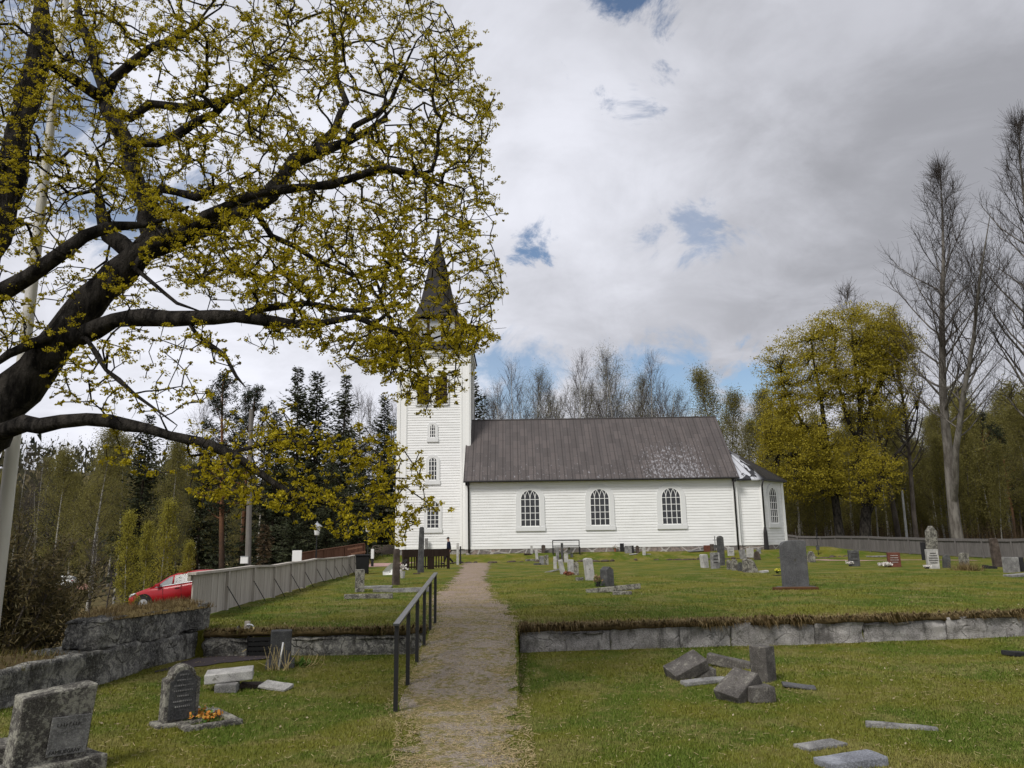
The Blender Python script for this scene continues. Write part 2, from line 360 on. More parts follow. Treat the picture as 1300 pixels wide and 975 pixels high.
M['terra'] = simple('terracotta', (.26, .10, .06), .8, .2)
M['tile'] = simple('roof_tile', (.27, .15, .115), .8, .2)
M['petal_or'] = leafmat('petals_orange', [(.50, .17, .03), (.55, .25, .05), (.52, .33, .07)], .2)
M['petal_wh'] = leafmat('petals_white', [(.7, .68, .62), (.78, .76, .72), (.5, .42, .45)], .2)
M['petal_ye'] = leafmat('petals_yellow', [(.75, .68, .08), (.6, .6, .1)], .2)
M['petal_pk'] = leafmat('petals_faded', [(.28, .13, .10), (.3, .24, .12), (.16, .1, .06)], .2)
M['plantgreen'] = leafmat('green_leaves', [(.06, .13, .02), (.10, .19, .03), (.14, .22, .05)], .3)
M['bark_maple'] = mat('bark_maple', m_bark((.009, .008, .007), (.062, .055, .048), 9), .95, .1)
M['bark_asp'] = mat('bark_aspen', m_bark((.085, .075, .065), (.20, .185, .165), 3), .95, .1)
M['bark_twig'] = mat('bark_twig', m_bark((.060, .050, .044), (.125, .108, .094), 3), .95, .1)
M['bark_asptwig'] = mat('bark_aspen_twig', m_bark((.030, .024, .020), (.075, .062, .052), 3), .95, .1)
M['bark_spruce'] = mat('bark_spruce', m_bark((.035, .028, .022), (.09, .07, .055), 3), .95, .1)
M['bark_birch'] = mat('bark_birch', m_birchbark, .85, .15); M['bark_pine'] = mat('bark_pine', m_pinebark, .95, .1)
M['lf_maple'] = leafmat('maple_bloom', [(.22, .175, .006), (.36, .29, .010), (.46, .38, .018), (.31, .25, .008), (.54, .45, .03)], .42)
M['lf_maple2'] = leafmat('maple_bloom_far', [(.20, .165, .018), (.33, .27, .026), (.43, .36, .04), (.26, .215, .02)], .42)
M['lf_birch'] = leafmat('birch_leaf', [(.185, .17, .05), (.245, .22, .06), (.15, .135, .045), (.28, .255, .085)], .5)
M['lf_young'] = leafmat('young_birch_leaf', [(.22, .20, .03), (.30, .27, .04), (.37, .34, .06)], .45)
M['lf_grey'] = leafmat('bud_grey', [(.17, .165, .09), (.23, .22, .12), (.14, .13, .08)], .4)
M['lf_spruce'] = leafmat('spruce_needles', [(.022, .028, .015), (.038, .046, .021), (.058, .066, .03)], .2)
M['lf_pine'] = leafmat('pine_needles', [(.014, .020, .011), (.026, .034, .018), (.04, .048, .026)], .1)
M['lf_jun'] = leafmat('juniper_needles', [(.045, .04, .017), (.08, .068, .028), (.12, .095, .04), (.15, .115, .055)], .25)
M['lf_brown'] = leafmat('dead_spruce', [(.08, .055, .03), (.12, .085, .045)], .2)
M['navy'] = simple('navy_cloth', (.012, .016, .032), .9, .1); M['darkcloth'] = simple('dark_cloth', (.02, .02, .022), .9, .1); M['skin'] = simple('skin', (.45, .27, .2), .6, .3, .05)

# ------------------------------------------------------------------ ground
def wallY(x):
    x = np.asarray(x, float); return np.where(x > 0, 12.12 + .115 * np.minimum(x, 40), 12.15)
def fenceX(y): return -5.8 - (np.asarray(y, float) - 15.4) * .083
def bumpy(x, y): return .02 * np.sin(x * .9 + 1.3 * np.sin(y * .5)) + .016 * np.sin(y * 1.3 + x * .4) + .010 * np.sin(x * 2.7 - y * 2.1)
RX0, RX1, RY0 = -1.31, .03, 8.3
def H(x, y):
    x = np.asarray(x, float); y = np.asarray(y, float)
    wy = wallY(x); low = 0. * x
    up = .36 + .10 * sstep(40, 60, y) + .25 * sstep(17, 24, x) * sstep(42, 62, y)
    yt = np.where(x > -4, 50.4, 53.4); up = up + .52 * sstep(0, 2.4, y - yt) * sstep(24, 21, x) * sstep(-14, -9.5, x)
    h = np.where(y > wy, up, low)
    ramp = .36 * np.clip((y - RY0) / (12.12 - RY0), 0, 1)
    h = np.where((x > RX0) & (x < RX1) & (y <= wy), ramp, h)
    h = h + bumpy(x, y) * np.where((y > wy - .4) & (y < wy + .4), .3, 1)
    # land falling away outside the fence on the left
    d = np.where(y > 13, fenceX(np.maximum(y, 15.4)) - .4 - x, -5.9 - x)
    out = -1.5 * sstep(0, 7.5, d) - np.clip(d - 5, 0, 22) * .10
    near = -.5 * sstep(0, 3, d) - np.clip(d - 3, 0, 25) * .08
    k = sstep(16, 30, y)
    h = h + np.where(d > 0, out * k + near * (1 - k) - .36 * sstep(0, .5, d) * (y > wy) * (1 - k), 0)
    h = h + sstep(150, 480, np.hypot(x, y)) * sstep(.15, -.5, x / (np.abs(y) + 50)) * 46     # wooded hill to the left
    return h
def hit(px, py, y0=4.5):
    d = ray(px, py); d = d / d[1]
    Y = y0
    while Y < 400:
        p = EYE + d * Y
        if p[2] < float(H(p[0], p[1])): break
        Y += .04 if Y < 60 else .5
    return EYE + d * Y
def grid_axis(spec):
    o = []
    for a, b, st in spec: o += list(np.arange(a, b, st))
    return o
xs = sorted(set(grid_axis([(-1500, -200, 130), (-200, -40, 16), (-40, -14, 2), (-14, 22, .5), (22, 60, 3), (60, 200, 20), (200, 1600, 140)]) + [RX0 - .012, RX0 + .012, RX1 - .012, RX1 + .012, -5.9]))
vs_ = sorted(set(grid_axis([(-60, 0, 6), (0, 5, 1), (5, 14, .4), (14, 60, .8), (60, 120, 5), (120, 300, 20), (300, 1900, 120)]) + [12.15 - .012, 12.15 + .012]))
gx = np.array(xs); V = []
for v in vs_:
    yy = v + (wallY(gx) - 12.15) * (1 if v < 60 else 0)
    V.append(np.stack([gx, yy, H(gx, yy)], 1))
V = np.concatenate(V); nx = len(xs)
mb = MB(); mb.v = [tuple(p) for p in V.tolist()]
mb.f = [(j * nx + i, j * nx + i + 1, (j + 1) * nx + i + 1, (j + 1) * nx + i) for j in range(len(vs_) - 1) for i in range(nx - 1)]
lawn = tag(mb.build('ground', M['lawn'], smooth=False), kind='structure')

# gravel path with ragged edges
def path_edges(y):
    xl = np.interp(y, [3, 6, 7.6, 8.4, 12, 16, 19, 24, 32, 47, 50.4], [-.72, -.78, -.98, -1.22, -1.27, -1.62, -2.0, -2.05, -2.35, -3.05, -3.2])
    xr = np.interp(y, [3, 6, 7.6, 8.4, 12, 16, 19, 24, 32, 47, 50.4], [.08, -.02, -.02, .0, .0, -.22, -.5, -.85, -1.2, -1.55, -1.6])
    return xl, xr
mb = MB(); ys = np.concatenate([np.arange(2.5, 14, .12), np.arange(14, 50.3, .25)]); rng = np.random.default_rng(3); NP = 10
rows = []
for y in ys:
    xl, xr = path_edges(y); onr = 8.2 < y < 12.3
    j = rng.normal(0, .012 if onr else .055 + .002 * y, 2)
    rows.append([(xl + j[0] + (xr + j[1] - xl - j[0]) * i / NP, y) for i in range(NP + 1)])
for r in rows:
    for i, (x, y) in enumerate(r):
        z = float(H(x, y)) + .006 + .012 * math.sin(PI * i / NP)
        mb.v.append((x, y, z))
for a in range(len(rows) - 1):
    for i in range(NP): mb.f.append((a * 11 + i, a * 11 + i + 1, (a + 1) * 11 + i + 1, (a + 1) * 11 + i))
tag(mb.build('gravel_path', M['gravel']), kind='structure')
def patch(name, poly, m_, z=.008, n=14):
    """a sheet laid on the ground inside a quad"""
    p = [np.array(q, float) for q in poly]; mb = MB()
    for i in range(n + 1):
        for j in range(n + 1):
            s, t = i / n, j / n
            q = (1 - s) * (1 - t) * p[0] + s * (1 - t) * p[1] + s * t * p[2] + (1 - s) * t * p[3]
            if i in (0, n) or j in (0, n): q = q + rng.normal(0, .03, 2)
            mb.v.append((q[0], q[1], float(H(q[0], q[1])) + z))
    for i in range(n):
        for j in range(n): mb.f.append((i * (n + 1) + j, (i + 1) * (n + 1) + j, (i + 1) * (n + 1) + j + 1, i * (n + 1) + j + 1))
    return tag(mb.build(name, m_), kind='structure')
patch('gravel_patch', [(-4.75, 10.6), (-3.55, 11.7), (-3.3, 12.05), (-4.6, 12.05)], M['darkgravel'])
patch('gravel_yard', [(-11.5, 46.5), (-7.0, 46.5), (-6.6, 53), (-11.5, 53.5)], M['pink'])
patch('gravel_track', [(16.8, 45.5), (24.5, 41.5), (24.5, 42.6), (16.8, 48)], M['pink'])

# ------------------------------------------------------------------ stone walls
def block(mb_args, name, m_, parent, seed, rough=.05, M_=None):
    mb = MB(); mb.box(*mb_args, M=M_)
    return mb.build(name, m_, parent, bevel=.035, rough=rough, cuts=11, seed=seed, smooth=True)
def tufts(name, m_, parent, pts, hgt, wid=.006, lean=.6, down=None, seed=1, hm=None):
    """loose blades growing from the points"""
    rg = np.random.default_rng(seed); pts = np.asarray(pts, float); n = len(pts)
    az = rg.uniform(0, 2 * PI, n); h = hgt * rg.uniform(.4, 1.2, n) * (1 if hm is None else hm); l = lean * rg.uniform(.2, 1, n)
    d = np.stack([np.cos(az) * l, np.sin(az) * l, np.ones(n)], 1)
    if down is not None: d = d * .35 + np.array(down)[None] * rg.uniform(.3, 1.1, n)[:, None]
    tip = pts + d * h[:, None]; b = np.stack([-np.sin(az), np.cos(az), 0 * az], 1) * wid
    mid = pts + d * h[:, None] * .55 + np.array([0, 0, .12 if down is None else .25]) * h[:, None]
    if down is None: Vq = np.stack([pts - b, pts + b, tip], 1).reshape(-1, 3); return fast_mesh(name, Vq, 3, m_, parent)
    Vq = np.stack([pts - b, pts + b, mid + b * .8, tip, mid - b * .8], 1).reshape(-1, 3); return fast_mesh(name, Vq, 5, m_, parent)
# left double-course wall running away from the camera
wl = empty('stone_wall', (-5.3, 8.4, 0), 0, 'lichen covered double course granite wall with dry grass on top, beside the leaning family stone', 'wall')
d0 = np.array([.55, 4.1]); d0 /= np.linalg.norm(d0); ang = math.atan2(-d0[0], d0[1])
Mw = Matrix.Rotation(ang, 4, 'Z')
def lrp(a, b, t): return a + (b - a) * t
y = -4.4; i = 0
for L in (1.9, 2.3, 2.5, 1.75):
    h0 = .43 - .02 * i
    block((-.85 - .03 * (i % 2), .02 * (i % 3), y, y + L - .015, -.15, h0), 'stone_block', M['granite_dark'], wl, 3 + i, .09, Mw)
    y += L; i += 1
y = 1.5
for L, h1 in ((2.65, .755),):
    block((-.52, -.03, y, y + L - .012, .37, h1), 'stone_block', M['granite_dark'], wl, 20 + L, .085, Mw); y += L
rg = np.random.default_rng(5)
def topts(n, y0, y1, x0, x1, z0, z1, M_=Mw):
    t = rg.uniform(0, 1, n); p = np.stack([rg.uniform(x0, x1, n), y0 + (y1 - y0) * t, z0 + (z1 - z0) * t + rg.normal(0, .012, n)], 1)
    return [tuple(M_ @ Vector(q)) for q in p]
def cap_mound(y0, y1, x0, x1, z0, z1, hh, seed, m_):
    mb = MB(); n = 26; k = 8
    for i_ in range(n + 1):
        for j_ in range(k + 1):
            t, s_ = i_ / n, j_ / k
            e = (math.sin(PI * s_) ** .6) * (min(1, 6 * t, 6 * (1 - t)) ** .5)
            z = z0 + (z1 - z0) * t - .03 + hh * e * (.6 + .8 * (mnoise.noise(Vector((t * 9 + seed, s_ * 3, seed))) + .5))
            mb.v.append(tuple(Mw @ Vector((x0 + (x1 - x0) * s_ + .03 * mnoise.noise(Vector((t * 14, seed, j_))), y0 + (y1 - y0) * t, z))))
    for i_ in range(n):
        for j_ in range(k): mb.f.append((i_ * (k + 1) + j_, i_ * (k + 1) + j_ + 1, (i_ + 1) * (k + 1) + j_ + 1, (i_ + 1) * (k + 1) + j_))
    return mb, [mb.v[f[0]] for f in mb.f]
def add_cap(args, m_mound, m_tuft, dens, hgt, seed, down=(.6, 0, -.5)):
    mb, _ = cap_mound(*args, seed, m_mound); o = mb.build('turf_cap', m_mound, wl, smooth=True)
    vv = np.array(mb.v); p = vv[rg.integers(0, len(vv), dens)] + rg.normal(0, .035, (dens, 3)) * np.array([1, 1, .15])
    tufts('dry_grass_tuft', m_tuft, wl, p, hgt, .005, 1.0, None, seed)
M['turf'] = simple('turf', (.22, .165, .07), .95, .1, .5, 9, 0, .03)
M['mossturf'] = simple('moss_turf', (.085, .062, .028), .95, .1, .6, 7, 0, .03)
add_cap((1.75, 4.15, -.53, .0, .76, .725, .09), M['turf'], M['dry'], 2600, .085, 2)
add_cap((-4.3, 1.2, -.85, -.02, .44, .37, .12), M['mossturf'], M['mossy'], 3600, .085, 3)
# retaining wall right of the path
def retaining(name, x0, x1, m_, label, n, seed, zt=.33, fr=None, dens=1000):
    w_ = empty(name, (x0, float(wallY(x0)), 0), 0, label, 'wall'); rr = random.Random(seed); x = x0; i = 0
    while x < x1 - .1:
        L = min(rr.uniform(.6, 2.3), x1 - x); ya = float(wallY(x)); yb = float(wallY(x + L)); an = math.atan2(yb - ya, L)
        T = Matrix.Translation((x - x0, ya - float(wallY(x0)) - .02, 0)) @ Matrix.Rotation(an, 4, 'Z')
        block((0, L + .002, rr.uniform(-.05, -.02), .3, -.12, zt + rr.uniform(-.03, .02)), 'stone_block', m_, w_, seed + i, .085, T); x += L; i += 1
    rg = np.random.default_rng(seed); k = int(dens * (x1 - x0)); px_ = rg.uniform(x0, x1, k)
    clump = .5 + .5 * np.sin(px_ * 7 + 2 * np.sin(px_ * 3.1)); px_ = px_[rg.uniform(0, 1, k) < .35 + .65 * clump]; k = len(px_)
    py_ = wallY(px_) + rg.uniform(-.10, .10, k); hz = .36 + rg.normal(0, .012, k) + .01
    p = np.stack([px_ - x0, py_ - float(wallY(x0)), hz], 1)
    tufts('dry_grass_fringe', fr, w_, p, .165, .006, 1, (0, -.7, -.8), seed, hm=np.clip(.9 + .55 * np.sin(px_ * 2.3 + 1.5 * np.sin(px_ * 1.1)) + .4 * np.sin(px_ * 8.7 + np.sin(px_ * 3)), .25, 1.9))
    sel = rg.uniform(0, 1, k) < .4; tufts('straw_fringe', M['straw'] if m_ is M['granite'] else M['dry'], w_, p[sel] + np.array([0, -.02, .012]), .15, .004, 1, (0, -.8, -.6), seed + 7)
    q = p.copy(); q[:, 1] += rg.uniform(.0, .4, k); tufts('dry_grass_tuft', M['dry'], w_, q[: k // 2], .06, .005, 1.1, None, seed + 1)
    # sod lip under the fringe
    mb = MB(); nn = int((x1 - x0) / .12)
    for i in range(nn + 1):
        x = x0 + (x1 - x0) * i / nn; yb = float(wallY(x)) - float(wallY(x0))
        o = .03 * mnoise.noise(Vector((x * 2.2, seed, 0))) + .02 * mnoise.noise(Vector((x * 7, seed, 3)))
        for dy, dz in ((.35, .372), (.05, .378), (-.06 - o, .35), (-.085 - o, .315 + o * .6), (.0, .27 + o)): mb.v.append((x - x0, yb + dy, dz + .3 * float(bumpy(x, yb + float(wallY(x0)))) * (dy > 0)))
    for i in range(nn):
        for j in range(4): mb.f.append((i * 5 + j, (i + 1) * 5 + j, (i + 1) * 5 + j + 1, i * 5 + j + 1))
    mb.build('sod_lip', M['mossturf'], w_, smooth=True)
    return w_
retaining('retaining_wall', .06, 16, M['granite'], 'low pale granite retaining wall with a fringe of dry grass, right of the gravel path', 9, 40, .32, M['dry'])
retaining('retaining_wall', -4.7, -1.34, M['granite_dark'], 'low dark stone retaining wall behind the black crate, left of the handrail', 4, 60, .28, M['mossy'], 420)
# ------------------------------------------------------------------ church
church = empty('church', (0, 0, 0), 0, 'white wooden church with a brown metal roof and a bell tower at its left end', 'church')
NX0, NX1, NY0, NY1 = -3.30, 15.25, 53.0, 62.0
YR = 57.5
ZB = 1.27
ZE = float(A(760, 608, 52.6)[2]); ZR = float(A(760, 531.5, YR)[2])
def siding(mb, p0, p1, z0, z1, pitch=.185):
    """lapped boards from p0 to p1 (plan points), outside on the right hand when walking p0 -> p1"""
    p0 = np.array(p0, float); p1 = np.array(p1, float); t = (p1 - p0) / np.linalg.norm(p1 - p0); n = np.array([t[1], -t[0]])
    k = max(1, round((z1 - z0) / pitch)); h = (z1 - z0) / k; lap = .030
    for i in range(k):
        a, b = z0 + i * h, z0 + (i + 1) * h
        o = len(mb.v)
        for p, e, z in ((p0, lap, a), (p1, lap, a), (p1, .006, b), (p0, .006, b), (p0, 0, a), (p1, 0, a)): mb.v.append((p[0] + n[0] * e, p[1] + n[1] * e, z))
        mb.f.append((o, o + 1, o + 2, o + 3)); mb.f.append((o + 4, o + 5, o + 1, o))
def post(mb, c, a, z0, z1, rot=0):
    mb.box(-a, a, -a, a, z0, z1, Matrix.Translation((c[0], c[1], 0)) @ Matrix.Rotation(rot, 4, 'Z'))
def frame_of(p, t):
    """matrix whose x runs along the wall, y into it, z up, from plan point p and direction t (outside on the right of t)"""
    t = np.array(t, float) / np.linalg.norm(t); return Matrix(((t[0], -t[1], 0, p[0]), (t[1], t[0], 0, p[1]), (0, 0, 1, 0), (0, 0, 0, 1)))
def bar(mb, pts, wd, y0, y1, T):
    for (x0, z0), (x1, z1) in zip(pts[:-1], pts[1:]):
        d = math.hypot(x1 - x0, z1 - z0)
        if d < 1e-5: continue
        ux, uz = (x1 - x0) / d, (z1 - z0) / d; nx_, nz_ = -uz * wd / 2, ux * wd / 2
        mb.prism([(x0 - nx_, z0 - nz_), (x1 - nx_, z1 - nz_), (x1 + nx_, z1 + nz_), (x0 + nx_, z0 + nz_)], y0, y1, T)
def arch(w_, h, z0, n=14):
    r = w_ / 2; zs = z0 + h - r
    return [(-r, z0), (r, z0)] + [(r * math.cos(PI * i / n), zs + r * math.sin(PI * i / n)) for i in range(n + 1)]
def church_window(parent, T, w_, h, z0, cols, rows, cw, sill=True, bw=.045):
    """arched window: casing (this part) with pane, muntins and sill under it"""
    r = w_ / 2; zs = z0 + h - r
    inn = arch(w_, h, z0); out = [(-r - cw, z0), (r + cw, z0)] + [((r + cw) * math.cos(PI * i / 14), zs + (r + cw) * math.sin(PI * i / 14)) for i in range(15)]
    mb = MB(); n = len(inn)
    for k in range(1, n + 0):
        a, b = k, (k + 1) % n
        q = [out[a], out[b], inn[b], inn[a]]; mb.prism(q, -.075, -.003, T)
    win = mb.build('window', M['casing'], parent)
    mb = MB(); mb.prism(arch(w_ + .01, h, z0), -.046, -.02, T); mb.build('pane', M['glass'], win)
    mb = MB(); y0, y1 = -.068, -.047
    ins = [(x * (1 - .03 / r), z0 + .02 + (z - z0) * (1 - .04 / h)) for x, z in inn]
    bar(mb, ins + [ins[0]], .07, -.072, -.047, T)
    for i in range(1, cols): bar(mb, [(-r + w_ * i / cols, z0), (-r + w_ * i / cols, zs)], bw, y0, y1 - .002, T)
    for i in range(1, rows + 1): bar(mb, [(-r, z0 + (zs - z0) * i / rows), (r, z0 + (zs - z0) * i / rows)], bw * .8, y0 + .003, y1 - .004, T)
    rad = w_ * .8; kk = 0
    for i in range(0, cols + 1):
        u = -r + w_ * i / cols
        for s in (-1, 1):
            pts = []
            for q in range(16):
                a = q / 15 * 1.25; x = u + s * rad * (1 - math.cos(a)); z = zs + rad * math.sin(a)
                if x * x + (z - zs) ** 2 < (r - .02) ** 2 + 1e-6: pts.append((x, z))
                else: break
            kk += 1
            if len(pts) > 1: bar(mb, pts, bw * .8, y0 + .0007 * kk, y1 - .006, T)
    mb.build('muntins', M['paintwhite'], win)
    if sill:
        mb = MB(); mb.box(-r - cw - .04, r + cw + .04, -.11, -.003, z0 - .30, z0 - .003, T); mb.build('sill', M['casing'], win, bevel=.012)
    return win
# nave
mb = MB(); siding(mb, (NX0, NY0), (NX1, NY0), ZB, ZE + .05); siding(mb, (NX1, NY0), (NX1, NY1), ZB, ZE); siding(mb, (NX1, NY1), (NX0, NY1), ZB, ZE); siding(mb, (NX0, NY1), (NX0, NY0), ZB, ZE)
for x in (NX0, NX1): mb.add([(x, NY0, ZE - .02), (x, NY1, ZE - .02), (x, YR, ZR - .12)], [(0, 1, 2)])
mb.build('nave_wall', M['board'], church)
mb = MB()
for c in ((NX0, NY0), (NX1, NY0)): post(mb, (c[0] + (.14 if c[0] < 0 else -.14), c[1] + .1), .16, ZB, ZE - .02)
mb.box(NX0 - .05, NX1 + .05, NY0 - .05, NY0 - .034, ZB - .02, ZB + .16); mb.box(NX0, NX1, NY0 - .06, NY0 - .035, ZE - .30, ZE - .06)
mb.build('corner_boards', M['paintwhite'], church)
mb = MB(); mb.box(NX0 + .02, NX1 + .1, NY0 - .02, NY1, -.2, ZB - .001); mb.build('foundation', M['found'], church)
dyr, dzr = YR - (NY0 - .42), ZR - ZE; sl = math.hypot(dyr, dzr)
rx0, rx1 = NX0 - .12, NX1 + .12
mb = MB(); t_ = .09; e0 = NY0 - .42
mb.add([(rx0, e0, ZE), (rx1, e0, ZE), (rx1, YR, ZR), (rx0, YR, ZR), (rx0, e0, ZE - t_), (rx1, e0, ZE - t_), (rx1, YR, ZR - t_), (rx0, YR, ZR - t_)],
       [(0, 1, 2, 3), (4, 7, 6, 5), (0, 4, 5, 1), (1, 5, 6, 2), (0, 3, 7, 4)])
e1 = 2 * YR - e0
mb.add([(rx0, e1, ZE), (rx1, e1, ZE), (rx1, YR, ZR), (rx0, YR, ZR), (rx0, e1, ZE - t_), (rx1, e1, ZE - t_), (rx1, YR, ZR - t_), (rx0, YR, ZR - t_)],
       [(3, 2, 1, 0), (5, 6, 7, 4), (1, 5, 4, 0), (2, 6, 5, 1), (4, 7, 3, 0)])
roof = mb.build('nave_roof', M['roof'], church)
mb = MB(); x = rx0 + .04
nv = Vector((0, -dzr, dyr)).normalized()
while x < rx1:
    a, b = Vector((x, e0 - .005, ZE)), Vector((x, YR, ZR)); mb.add([a + Vector((-.014, 0, 0)), a + Vector((.014, 0, 0)), b + Vector((.014, 0, 0)), b + Vector((-.014, 0, 0)), a + nv * .035 + Vector((-.010, 0, 0)), a + nv * .035 + Vector((.010, 0, 0)), b + nv * .035 + Vector((.010, 0, 0)), b + nv * .035 + Vector((-.010, 0, 0))],
        [(4, 5, 6, 7), (0, 1, 5, 4), (1, 2, 6, 5), (3, 0, 4, 7)]); x += .53
mb.build('roof_seams', M['roofdark'], roof)
mb = MB(); mb.tube([(rx0, YR, ZR + .01), (rx1, YR, ZR + .01)], .055, 8); mb.build('ridge_cap', M['roofdark'], roof)
mb = MB(); mb.tube([(rx0, e0 - .03, ZE - .06), (rx1, e0 - .03, ZE - .06)], .065, 8); mb.build('gutter', M['pipe'], roof)
Tn = frame_of((0, NY0), (1, 0))
for xc in ((.44 + 1.78) / 2, (5.14 + 6.52) / 2 + .02, (10.0 + 11.43) / 2):
    church_window(church, Matrix.Translation((xc, 0, 0)) @ Tn, 1.36, 2.50, 2.70, 4, 4, .30)
def pipe(pts, name='downpipe', par=church, r=.06):
    mb = MB(); mb.tube(pts, r, 8); return mb.build(name, M['pipe'], par, smooth=True)
pipe([(NX0 + .18, e0 - .02, ZE - .1), (NX0 + .22, NY0 - .12, ZE - .45), (NX0 + .24, NY0 - .12, 1.0)])
pipe([(NX1 - .18, e0 - .02, ZE - .1), (NX1 - .28, NY0 - .3, ZE - .4), (NX1 - .20, NY0 - .13, ZE - .9), (NX1 - .2, NY0 - .12, .95)])
# chancel (three-sided east end)
AX1 = 17.05; AYa, AYb = 53.35, 61.65; c2 = (19.15, 55.45); c3 = (19.15, 59.55)
mb = MB(); poly = [(NX1, AYa), (AX1, AYa), c2, c3, (AX1, AYb), (NX1, AYb)]
for a, b in zip(poly[:-1], poly[1:]): siding(mb, a, b, ZB, ZE - .05)
mb.build('chancel_wall', M['board'], church)
mb = MB()
for c in (poly[1], poly[2], poly[3]): post(mb, c, .10, ZB, ZE - .1, R_(22))
for a, b in zip(poly[:3], poly[1:4]):
    T = frame_of(a, np.array(b) - np.array(a)); L = math.dist(a, b); mb.box(.02, L - .02, -.06, -.034, ZB - .02, ZB + .16, T)
post(mb, (NX1 + .16, AYa), .10, ZB, ZE - .1)
mb.build('corner_boards', M['paintwhite'], church)
mb = MB(); fp = [(NX1, AYa), (AX1 + .03, AYa - .02), (c2[0] + .05, c2[1]), (c3[0] + .05, c3[1]), (AX1, AYb), (NX1, AYb)]
n = len(fp); mb.add([(x, y, -.2) for x, y in fp] + [(x, y, ZB - .002) for x, y in fp], [tuple(range(n, 2 * n))] + [(i, (i + 1) % n, (i + 1) % n + n, i + n) for i in range(n)])
mb.build('foundation', M['found'], church)
ap = (NX1 + .30, YR, float(A(921, 566, 57.0)[2]) + .1); ze2 = ZE - .12
ov = [(NX1 + .02, AYa - .4), (AX1 + .17, AYa - .4), (c2[0] + .4, c2[1] - .17), (c3[0] + .4, c3[1] + .17), (AX1 + .17, AYb + .4), (NX1 + .02, AYb + .4)]
mb = MB()
for a, b in zip(ov[:-1], ov[1:]): mb.add([(*a, ze2), (*b, ze2), ap, (*a, ze2 - .1), (*b, ze2 - .1)], [(0, 1, 2), (0, 3, 4, 1)])
mb.add([(*p, ze2 - .1) for p in ov], [tuple(reversed(range(6)))])
aroof = mb.build('chancel_roof', M['aroof'], church)
mb = MB()
for a, b in zip(ov[:-1], ov[1:]):
    A0, B0, P0 = np.array((*a, ze2)), np.array((*b, ze2)), np.array(ap); L = np.linalg.norm(B0 - A0); k = max(2, int(L / .55))
    for i in range(0, k + 1):
        s = A0 + (B0 - A0) * i / k; e = s + (P0 - s) * .97; up = np.array((0, 0, .03)); mb.tube([s + up * .6, e + up], .014, 4, False)
mb.build('roof_seams', M['roofdark'], aroof)
Tc = frame_of(poly[1], np.array(c2) - np.array(poly[1])); Lc = math.dist(poly[1], c2)
church_window(church, Tc @ Matrix.Translation((Lc * .5, 0, 0)), 1.15, 2.5, 2.70, 4, 4, .26)
pipe([(AX1 + .05, AYa - .38, ze2 - .1), (AX1 + .02, AYa - .16, ze2 - .5), (AX1, AYa - .16, 2.4)])
mb = MB(); mb.tube([(AX1 - .02, AYa - .2, .95), (AX1 - .02, AYa - .2, 2.1), (AX1 - .02, AYa - .2, 2.45)], [.17, .14, .08], 10); mb.build('rain_hopper', M['pipe'], church)
# tower
TX0, TX1, TY0, TY1 = -8.38, -3.10, 55.4, 60.6
ZT = float(A(550, 452, TY0)[2]); txc, tyc = (TX0 + TX1) / 2, (TY0 + TY1) / 2
mb = MB(); cor = [(TX0, TY0), (TX1, TY0), (TX1, TY1), (TX0, TY1), (TX0, TY0)]
for a, b in zip(cor[:-1], cor[1:]): siding(mb, a, b, ZB, ZT)
tw = mb.build('tower_wall', M['board'], church)
mb = MB()
for c in cor[:4]:
    sx_, sy_ = (1 if c[0] < txc else -1), (1 if c[1] < tyc else -1)
    mb.box(min(c[0] - .05 * sx_, c[0] + .72 * sx_), max(c[0] - .05 * sx_, c[0] + .72 * sx_), min(c[1] - .05 * sy_, c[1] + .3 * sy_), max(c[1] - .05 * sy_, c[1] + .3 * sy_), ZB, ZT)
    mb.box(min(c[0] + .03 * sx_, c[0] + .2 * sx_), max(c[0] + .03 * sx_, c[0] + .2 * sx_), c[1] - .085 * sy_ if sy_ > 0 else c[1] + .05, c[1] - .05 if sy_ > 0 else c[1] + .085, ZB, ZT - .01)
    mb.box(c[0] + .62 * sx_ - .04, c[0] + .62 * sx_ + .04, min(c[1] - .08 * sy_, c[1] - .05 * sy_), max(c[1] - .08 * sy_, c[1] - .05 * sy_), ZB, ZT - .01)
mb.box(TX0 + .75, TX1 - .75, TY0 - .06, TY0 - .034, ZB - .02, ZB + .2)
mb.build('corner_boards', M['paintwhite'], church)
mb = MB(); mb.box(TX0 + .05, TX1 - .05, TY0 + .02, TY1, -.2, ZB - .002); mb.build('foundation', M['granite'], church)
mb = MB(); mb.box(TX0 - .10, TX1 + .10, TY0 - .10, TY1 + .10, ZT, ZT + .18); mb.box(TX0 - .22, TX1 + .22, TY0 - .22, TY1 + .22, ZT + .181, ZT + .42); mb.build('cornice', M['paintwhite'], church, bevel=.02)
Tt = frame_of((0, TY0), (1, 0)); xw = float(A(550, 600, TY0)[0])
def zt_(py): return float(A(550, py, TY0)[2])
church_window(church, Matrix.Translation((xw, 0, 0)) @ Tt, .92, zt_(635) - zt_(671), zt_(671), 3, 5, .17)
church_window(church, Matrix.Translation((xw - .03, 0, 0)) @ Tt, .66, zt_(580) - zt_(610), zt_(610), 3, 4, .17)
church_window(church, Matrix.Translation((xw - .05, 0, 0)) @ Tt, .50, zt_(538) - zt_(556), zt_(556), 3, 3, .13)
